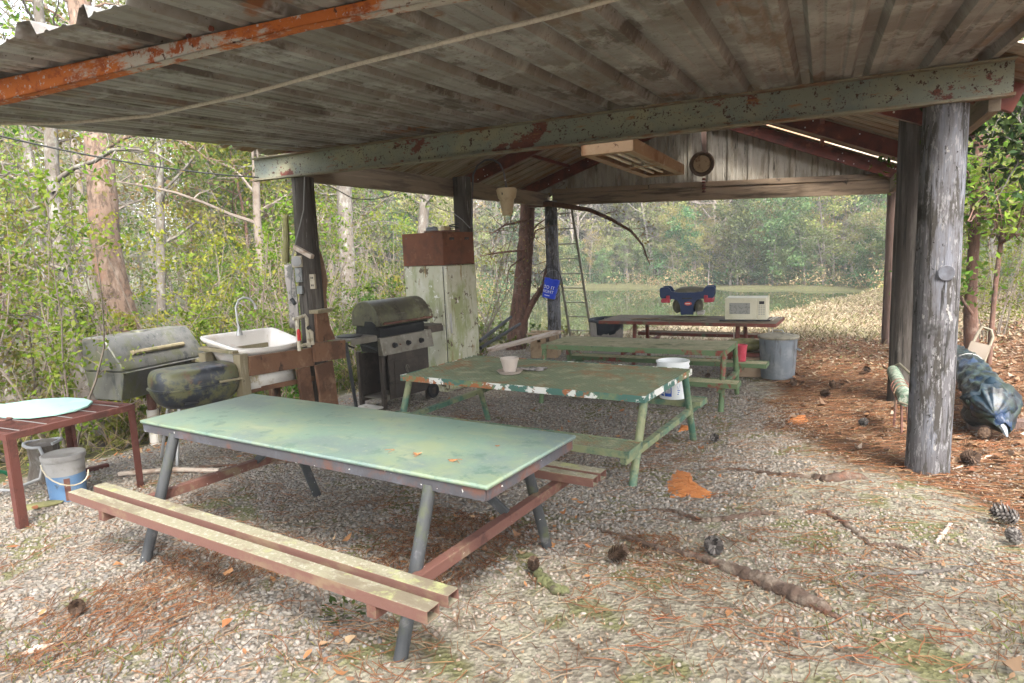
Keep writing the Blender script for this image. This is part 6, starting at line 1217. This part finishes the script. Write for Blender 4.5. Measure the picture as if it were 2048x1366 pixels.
# ---- trees one can tell apart near the shelter
def near_tree(name, lab, px, depth, rads, bark, limbs, crown=None, tail=()):
    """trunk through photo points at a given distance; limbs are polylines (photo points, distance, radii)"""
    pts = [T(u, v, d) for (u, v), d in zip(px, depth)]; pts += [Vector(p) for p in tail]
    base = pts[0]; g_ = h1(base.x, base.y); pts[0] = Vector((base.x, base.y, g_-.2)); rs = list(rads)
    # smooth
    P_ = []; q = []
    for i in range(len(pts)-1):
        for j in range(5):
            s_ = j/5; a, b_ = pts[i], pts[i+1]; m0 = (pts[min(i+1,len(pts)-1)]-pts[max(i-1,0)])*.5; m1 = (pts[min(i+2,len(pts)-1)]-pts[i])*.5
            h00, h10, h01, h11 = 2*s_**3-3*s_**2+1, s_**3-2*s_**2+s_, -2*s_**3+3*s_**2, s_**3-s_**2
            P_.append(a*h00+m0*h10+b_*h01+m1*h11); q.append(rs[i]+(rs[i+1]-rs[i])*s_)
    P_.append(pts[-1]); q.append(rs[-1])
    t = thing(name, lab, 'tree', (base.x, base.y, g_)); b = MB(); b.tube(P_, [r_*random.uniform(.95,1.06) for r_ in q], 16, jit=.05)
    rng = np.random.default_rng(len(lab)); tips = []
    for lx, ld, lr in limbs:
        L_ = [T(u, v, ld if not hasattr(ld,'__len__') else ld[i]) for i, (u, v) in enumerate(lx)]; b.tube(L_, lr, 7, cap=False); LA = np.array([tuple(p) for p in L_])
        for _ in range(7):
            s_ = rng.uniform(.25,1); tp, tq = grow(rng, along(LA, s_), rng.normal(0,1,3)+np.array([0,0,.3]), rng.uniform(.35,.9), .008, .0025, 5, .25); b.tube(tp, tq, 4, cap=False); tips.append(tp)
            for _ in range(3): t3, q3 = grow(rng, along(tp, rng.uniform(.3,1)), rng.normal(0,1,3), rng.uniform(.2,.5), .004, .0015, 4, .3); b.tube(t3, q3, 3, cap=False); tips.append(t3)
    if crown:
        lm_, nleaf, ls, reach, nl, z0 = crown; A_ = np.array([tuple(p) for p in P_])
        for k_ in range(nl):
            s_ = z0+(1-z0)*rng.random(); a = rng.uniform(0,6.28); lp, lr = grow(rng, along(A_, s_), (np.cos(a),np.sin(a),rng.uniform(.1,.7)), reach*rng.uniform(.5,1.1), .022, .005, 6, .2, .03); b.tube(lp, lr, 5, cap=False)
            for _ in range(6): tp, tq = grow(rng, along(lp, rng.uniform(.25,1)), rng.normal(0,1,3)+np.array([0,0,.25]), reach*.35, .008, .002, 4, .3); b.tube(tp, tq, 3, cap=False); tips.append(tp)
    b.build('trunk', bark, t, ang=80)
    if crown and crown[1]:
        ix = rng.integers(0, len(tips), crown[1]); LP = np.array([along(tips[i], rng.uniform(.1,1.05)) for i in ix])+rng.normal(0,.10,(crown[1],3)); o = np_mesh('crown', leafquads(LP, crown[2], rng, .5)-np.array([base.x,base.y,g_]), 4, crown[0], t)
    return t
near_tree('leaning_tree', 'slim grey barked leaning tree behind the barrel smoker', [(205,925),(188,840),(165,760),(145,680),(132,560),(114,440),(104,330),(100,230),(84,90),(70,-60)], [7.3,7.3,7.35,7.4,7.4,7.4,7.4,7.4,7.3,7.2], [.12,.095,.085,.078,.074,.072,.068,.062,.055,.045], M['bark_grey'],
    [([(112,362),(150,335),(190,322),(225,300),(262,298),(310,305),(350,330)],[7.4,7.3,7.2,7.1,7.0,6.9,6.8],[.030,.027,.024,.02,.016,.010,.005]), ([(108,385),(85,360),(40,332),(-20,322)],7.3,[.028,.024,.02,.014]), ([(128,540),(90,525),(55,505),(30,540),(20,570)],7.2,[.022,.02,.016,.012,.006]), ([(138,650),(100,648),(60,625)],7.3,[.018,.014,.006]), ([(106,405),(60,420),(0,418)],7.5,[.022,.018,.012])], (M['leaf_bright'], 1500, .06, 1.3, 9, .62))
near_tree('big_pine', 'big pine with plated reddish bark behind the barrel smoker', [(250,760),(246,650),(232,590),(214,505),(207,420),(200,330),(194,262),(178,130),(160,20),(150,-120)], [9.3]*10, [.25,.205,.195,.185,.19,.185,.18,.165,.15,.13], M['bark_pine'], [([(205,300),(250,275),(300,262),(380,290),(430,330)],9.0,[.03,.026,.02,.012,.006])], (M['leaf_mid'], 1800, .07, 2.0, 10, .72))
near_tree('slender_tree', 'slender dark tree at the far left between the leaning tree and the frame edge', [(112,690),(104,620),(92,520),(80,430),(62,330),(38,220),(20,100)], [9.8]*7, [.09,.08,.075,.07,.06,.05,.045], M['bark_grey'], [([(85,470),(50,440),(0,425)],9.6,[.03,.022,.01]), ([(70,380),(20,350),(-20,352)],9.6,[.025,.018,.01])], (M['leaf_yellow'], 900, .07, 1.4, 8, .55))
near_tree('grey_tree', 'pale grey trunk standing in the thicket right of the sink post', [(700,640),(697,560),(692,470),(688,380),(684,280),(680,150)], [13.5]*6, [.17,.16,.155,.15,.14,.12], M['bark_grey'], [], (M['leaf_bright'], 900, .09, 2.2, 8, .5))
near_tree('grey_tree', 'grey trunk in the thicket just left of the old refrigerator', [(838,620),(842,520),(848,430),(852,340),(856,220)], [15]*5, [.13,.12,.115,.11,.09], M['bark_grey'], [], (M['leaf_mid'], 800, .09, 2.2, 8, .5))
near_tree('red_bark_tree', 'reddish barked tree with drooping vines behind the back left post', [(1030,730),(1038,640),(1046,560),(1052,480),(1056,400),(1062,300)], [13.2]*6, [.21,.185,.17,.155,.14,.12], M['bark_red'],
    [([(1056,410),(1100,408),(1130,412),(1180,420),(1225,440),(1262,462),(1285,490),(1300,530)],[13,12.8,12.6,12.5,12.4,12.3,12.2,12.2],[.06,.055,.05,.042,.034,.026,.018,.008]), ([(1038,660),(1062,610),(1088,570),(1098,520)],13.1,[.09,.07,.055,.04]), ([(1054,440),(1010,450),(980,470)],13,[.03,.02,.008]), ([(1050,500),(1000,505),(960,512)],13,[.025,.018,.008])], (M['leaf_yellow'], 500, .06, 1.8, 8, .5))
near_tree('slope_tree', 'brown trunk rising from the leafy slope beyond the folding chair', [(1950,662),(1941,618),(1944,560),(1948,480),(1952,400),(1956,300),(1958,200),(1962,80)], [8.6]*8, [.085,.075,.066,.064,.062,.058,.052,.045], M['bark_red'],
    [([(1944,628),(1925,600),(1905,575),(1897,560)],8.5,[.022,.018,.014,.008]), ([(1954,355),(1935,330),(1922,300),(1925,275)],8.5,[.02,.016,.012,.006]), ([(1950,450),(1990,430),(2050,420)],8.4,[.02,.015,.008]), ([(1953,380),(1920,340),(1900,318)],8.6,[.014,.01,.006])], (M['leaf_bright'], 2600, .085, 1.7, 16, .45))
near_tree('slope_sapling', 'thin dark sapling right of the brown trunk on the leafy slope', [(1982,662),(1988,600),(2000,500),(2012,400),(2030,310),(2060,220)], [8.2]*6, [.032,.028,.026,.023,.02,.014], M['bark_red'], [([(2010,420),(2040,360),(2060,345)],8.1,[.012,.01,.006]), ([(2002,480),(2040,470),(2060,480)],8.1,[.012,.01,.006])], (M['leaf_bright'], 1500, .085, 1.3, 12, .4))
near_tree('understorey_tree', 'leafy dark green tree overhanging the top right corner beside the green beam', [(2230,800),(2200,600),(2170,400),(2140,260),(2110,170),(2080,110)], [5.8,5.7,5.6,5.5,5.45,5.4], [.05,.045,.04,.034,.028,.02], M['bark_grey'], [([(2130,230),(2080,225),(2030,215)],5.4,[.014,.01,.004]), ([(2150,300),(2090,290),(2040,260)],5.5,[.014,.01,.004]), ([(2110,170),(2060,180),(2030,175)],5.3,[.012,.008,.004]), ([(2150,330),(2080,330),(2030,300)],5.6,[.012,.008,.004])], (M['leaf_dark'], 2600, .075, .75, 14, .5))
# ---- woods left and behind, beyond the thicket
wt = [make_tree(201, 8.5, .10, M['leaf_bright'], M['bark_grey'], lsize=.13, nleaf=3000, name='woodland_tree'), make_tree(202, 10, .13, M['leaf_yellow'], M['bark_grey'], lsize=.13, nleaf=2600, crown0=.3, name='woodland_tree'), make_tree(203, 7, .08, M['leaf_mid'], M['bark_red'], lsize=.12, nleaf=3200, crown0=.2, name='woodland_tree'), make_tree(204, 11, .12, None, M['twig'], nl=18, nleaf=0, crown0=.25, bare=3, name='bare_tree')]
wl = ['bright green woodland tree beyond the thicket left of the shelter','tall yellow green woodland tree beyond the thicket left of the shelter','dense mid green woodland tree beyond the thicket left of the shelter','tall bare grey tree beyond the thicket left of the shelter']
for i in range(46):
    r_ = rv.uniform(12,36); a = R(rv.uniform(112,182)); x, y = -3+r_*math.cos(a), -2+r_*math.sin(a)
    if x > -12.5 and y < 14: x = -12.5-rv.random()*5
    if pond_dist(np.array([x]),np.array([y]))[0] > -.5: y = rv.uniform(-8, 6); x = -13-rv.random()*16
    k_ = rv.choice([0,0,1,1,2,2,3]); put(wt[k_], x, y, wl[k_], 'woodland trees beyond the thicket', rv.uniform(.75,1.2))
# slope woods to the right of the shelter
rl = ['bright green young tree on the leafy slope right of the shelter','yellow green tree on the leafy slope right of the shelter','bushy green tree on the leafy slope right of the shelter','bare grey tree on the leafy slope right of the shelter']
for i in range(34):
    d = rv.uniform(13,40); u = rv.uniform(1870,2500); p = T(u, 560, d); x, y = p.x, p.y
    if y < 12 and x < 3: continue
    if pond_dist(np.array([x]),np.array([y]))[0] > -1.2: continue
    k_ = rv.choice([0,0,1,2,2,3]); put(wt[k_], x, y, rl[k_], 'young trees on the slope right of the shelter', rv.uniform(.5,.95))
for i in range(22):
    d = rv.uniform(10,26); u = rv.uniform(1885,2300); p = T(u, 575, d)
    if pond_dist(np.array([p.x]),np.array([p.y]))[0] > -1.2: continue
    k_ = rv.choice([0,1,3,5]); put(protos[k_], p.x, p.y, 'leafy green shrub on the slope right of the shelter', 'leafy shrubs on the slope right of the shelter', rv.uniform(.5,.9))
# unseen trees added behind the camera to shade the front gravel from sun
for x, y, k_, sc_ in ((.2,-9.6,0,1.1),(2.6,-8.6,1,1.0),(3.6,-11.2,2,1.3),(1.2,-12.2,1,1.05),(5.2,-8.2,0,1.0),(-2.2,-10.6,2,1.25),(6.4,-11.5,1,1.1),(-4.6,-9.8,0,1.1),(4.4,-6.6,2,.9)):
    put(wt[k_], x, y, ['bright green','yellow green','dense mid green'][k_]+' tree added behind the camera to shade the front gravel', 'unseen trees added in front of the shelter for their shade', sc_)
# ---- woods across the pond
ft = [make_tree(301, 9, .12, M['leaf_far'], M['twig_far'], nl=15, lsize=.26, nleaf=2600, crown0=.15, clump=.35, name='far_tree'), make_tree(302, 11, .15, M['leaf_fary'], M['twig_far'], nl=15, lsize=.25, nleaf=2300, crown0=.2, clump=.4, name='far_tree'), make_tree(303, 7, .10, M['leaf_farg'], M['bark_grey'], nl=16, lsize=.24, nleaf=3000, crown0=.06, clump=.3, name='far_tree', reach=.36), make_tree(304, 13, .14, None, M['twig_far'], nl=22, nleaf=0, crown0=.15, bare=4, reach=.26, name='far_bare_tree'), make_tree(305, 16, .2, M['leaf_far'], M['bark_grey'], nl=12, lsize=.26, nleaf=1600, crown0=.5, clump=.45, reach=.2, name='far_tall_tree')]
fl2 = ['pale green tree in the woods across the pond','yellow green tree in the woods across the pond','dark green bushy tree in the woods across the pond','bare grey tree in the woods across the pond','tall thin crowned tree with straight trunk in the woods across the pond']
cnt = 0
for i in range(900):
    if cnt >= 275: break
    u = rv.uniform(620,2080); d = 41+34*rv.random()**1.3; p = T(u, 500, d); x, y = p.x, p.y
    if pond_dist(np.array([x]),np.array([y]))[0] > -1.0 or y < 34: continue
    near = d < 49; k_ = rv.choice([0,1,1,2,2,3] if near else [0,0,0,1,1,2,3,3,4]); put(ft[k_], x, y, fl2[k_], 'trees in the woods across the pond', rv.uniform(.55,.9) if near else rv.uniform(.85,1.35)); cnt += 1
for i in range(70):
    u = rv.uniform(-500,640); d = rv.uniform(34,62); p = T(u, 500, d); x, y = p.x, p.y
    if pond_dist(np.array([x]),np.array([y]))[0] > -1.0: continue
    k_ = rv.choice([0,0,1,1,3,4]); put(ft[k_], x, y, ['pale green','yellow green','dark green','bare grey','tall thin crowned'][k_]+' tree far off behind the left thicket', 'far trees behind the left thicket', rv.uniform(.8,1.3))
for i in range(64):
    a_, b_ = [(POND[q-1], POND[q]) for q in (14,15,16,17,18)][rv.choice([0,1,2,2,3,3,4])]; s_ = rv.random(); x, y = a_+(b_-a_)*s_; y += 1.2+rv.random()*2.4
    if pond_dist(np.array([x]),np.array([y]))[0] > -.8: continue
    k_ = rv.choice([2,2,2,0,1]); put(ft[k_], x, y, ['pale green','yellow green','dark green'][k_]+' rounded bush at the edge of the far pond shore', 'bushes along the far pond shore', rv.uniform(.26,.48))
def shore_shrubs():
    r = np.random.default_rng(77); C_ = []
    for i in range(13, 20):
        a, b_ = POND[i-1], POND[i]; L_ = np.hypot(*(b_-a)); 
        for _ in range(int(L_*4)):
            s_ = r.random(); q = a+(b_-a)*s_+np.array([.1,.3+2.6*r.random()]); C_.append((q[0],q[1],r.uniform(.35,1.5)))
    for cols, nm, lab, f in ((M['reed'],'shore_reeds','tan dry brush along the far pond shore',.75),(M['leaf_farg'],'shore_shrubs','green brush along the far pond shore',.9)):
        P_ = []
        for x, y, h_ in C_:
            if r.random() > f*.75: continue
            m_ = int(90*h_); z = h1(x,y); q = r.normal(0,.42*h_+.15,(m_,3)); q[:,2] = np.abs(q[:,2])*.9; P_.append(q+np.array([x,y+(.9 if f > .8 else 0),z]))
        P_ = np.concatenate(P_); tag(np_mesh(nm, leafquads(P_, .17, r, .35 if f < .8 else .6), 4, cols), lab, 'brush', kind='stuff')
shore_shrubs()
def shore_near():
    r = np.random.default_rng(5); P_ = []
    for (x, y, h_) in [(3.2+r.normal(0,.8), 31+r.normal(0,2.5), r.uniform(.3,.9)) for _ in range(40)]+[(2.0+r.normal(0,.5), 26+r.normal(0,2), r.uniform(.2,.6)) for _ in range(18)]:
        m_ = int(110*h_); z = h1(x,y); q = r.normal(0,.35*h_+.1,(m_,3)); q[:,2] = np.abs(q[:,2]); P_.append(q+np.array([x,y,z]))
    tag(np_mesh('shore_plants', leafquads(np.concatenate(P_), .12, r, .4), 4, M['leaf_fary']), 'yellow green plants where the bank meets the pond at the right', 'brush', kind='stuff')
shore_near()
for p_ in protos+[bare,low,low2]+wt+ft:
    if p_.name not in firsts:
        for c_ in list(p_.children): bpy.data.objects.remove(c_)
        bpy.data.objects.remove(p_)
# ------------------------------------------------------------------ light, sky, camera
SUN_EL, SUN_AZ = R(50), R(142)
W = bpy.data.worlds.new('World'); SC.world = W; W.use_nodes = True; nt = W.node_tree; bg = nt.nodes['Background']
sky = nt.nodes.new('ShaderNodeTexSky'); sky.sky_type = 'NISHITA'; sky.sun_disc = False; sky.sun_elevation = SUN_EL; sky.sun_rotation = SUN_AZ; sky.dust_density = 4; sky.air_density = 1.0; sky.ozone_density = .6
hs = nt.nodes.new('ShaderNodeHueSaturation'); hs.inputs['Saturation'].default_value = .38; hs.inputs['Value'].default_value = 1.0   # thin white overcast
nt.links.new(sky.outputs[0], hs.inputs['Color']); nt.links.new(hs.outputs[0], bg.inputs['Color']); bg.inputs['Strength'].default_value = .15
sl = bpy.data.lights.new('sun','SUN'); sl.energy = 1.2; sl.angle = R(11); sl.color = (1,.95,.86)
so = bpy.data.objects.new('sun', sl); COL.objects.link(so)
dv = Vector((math.sin(SUN_AZ)*math.cos(SUN_EL), math.cos(SUN_AZ)*math.cos(SUN_EL), math.sin(SUN_EL))); so.rotation_euler = dv.to_track_quat('Z','Y').to_euler(); so.location = dv*30
cam = bpy.data.cameras.new('camera'); co = bpy.data.objects.new('camera', cam); COL.objects.link(co); SC.camera = co
f0 = ray(1024,683).normalized(); r0 = (ray(1124,683)-ray(1024,683)).normalized(); u0 = r0.cross(f0)
mw_ = Matrix((r0,u0,-f0)).transposed().to_4x4(); mw_.translation = CAM; co.matrix_world = mw_
cam.sensor_width = 36; cam.lens = FPX/2048*36; cam.clip_start = .05; cam.clip_end = 600
SC.view_settings.view_transform = 'Standard'; SC.view_settings.look = 'None'; SC.view_settings.exposure = 2.6; SC.view_settings.gamma = 1
SC.cycles.max_bounces = 7; SC.cycles.diffuse_bounces = 4; SC.cycles.glossy_bounces = 3; SC.cycles.transmission_bounces = 3; SC.cycles.transparent_max_bounces = 4; SC.cycles.use_denoising = True
SC.cycles.sample_clamp_indirect = 6

hz = MB(); hz.box((0,60,9.5),(420,420,26)); hm = bpy.data.materials.new('pale_air'); hm.use_nodes = True; _N = hm.node_tree.nodes; _N.clear(); _o = _N.new('ShaderNodeOutputMaterial'); _v = _N.new('ShaderNodeVolumePrincipled')
_v.inputs['Color'].default_value = (.9,.93,.95,1); _v.inputs['Density'].default_value = .0017; _v.inputs['Anisotropy'].default_value = 0; hm.node_tree.links.new(_v.outputs[0], _o.inputs['Volume'])
ho = hz.build('haze', hm, smooth=False); ho['kind'] = 'stuff'; ho['label'] = 'pale hazy air over the pond and woods'; ho['category'] = 'haze'
SC.cycles.volume_bounces = 0
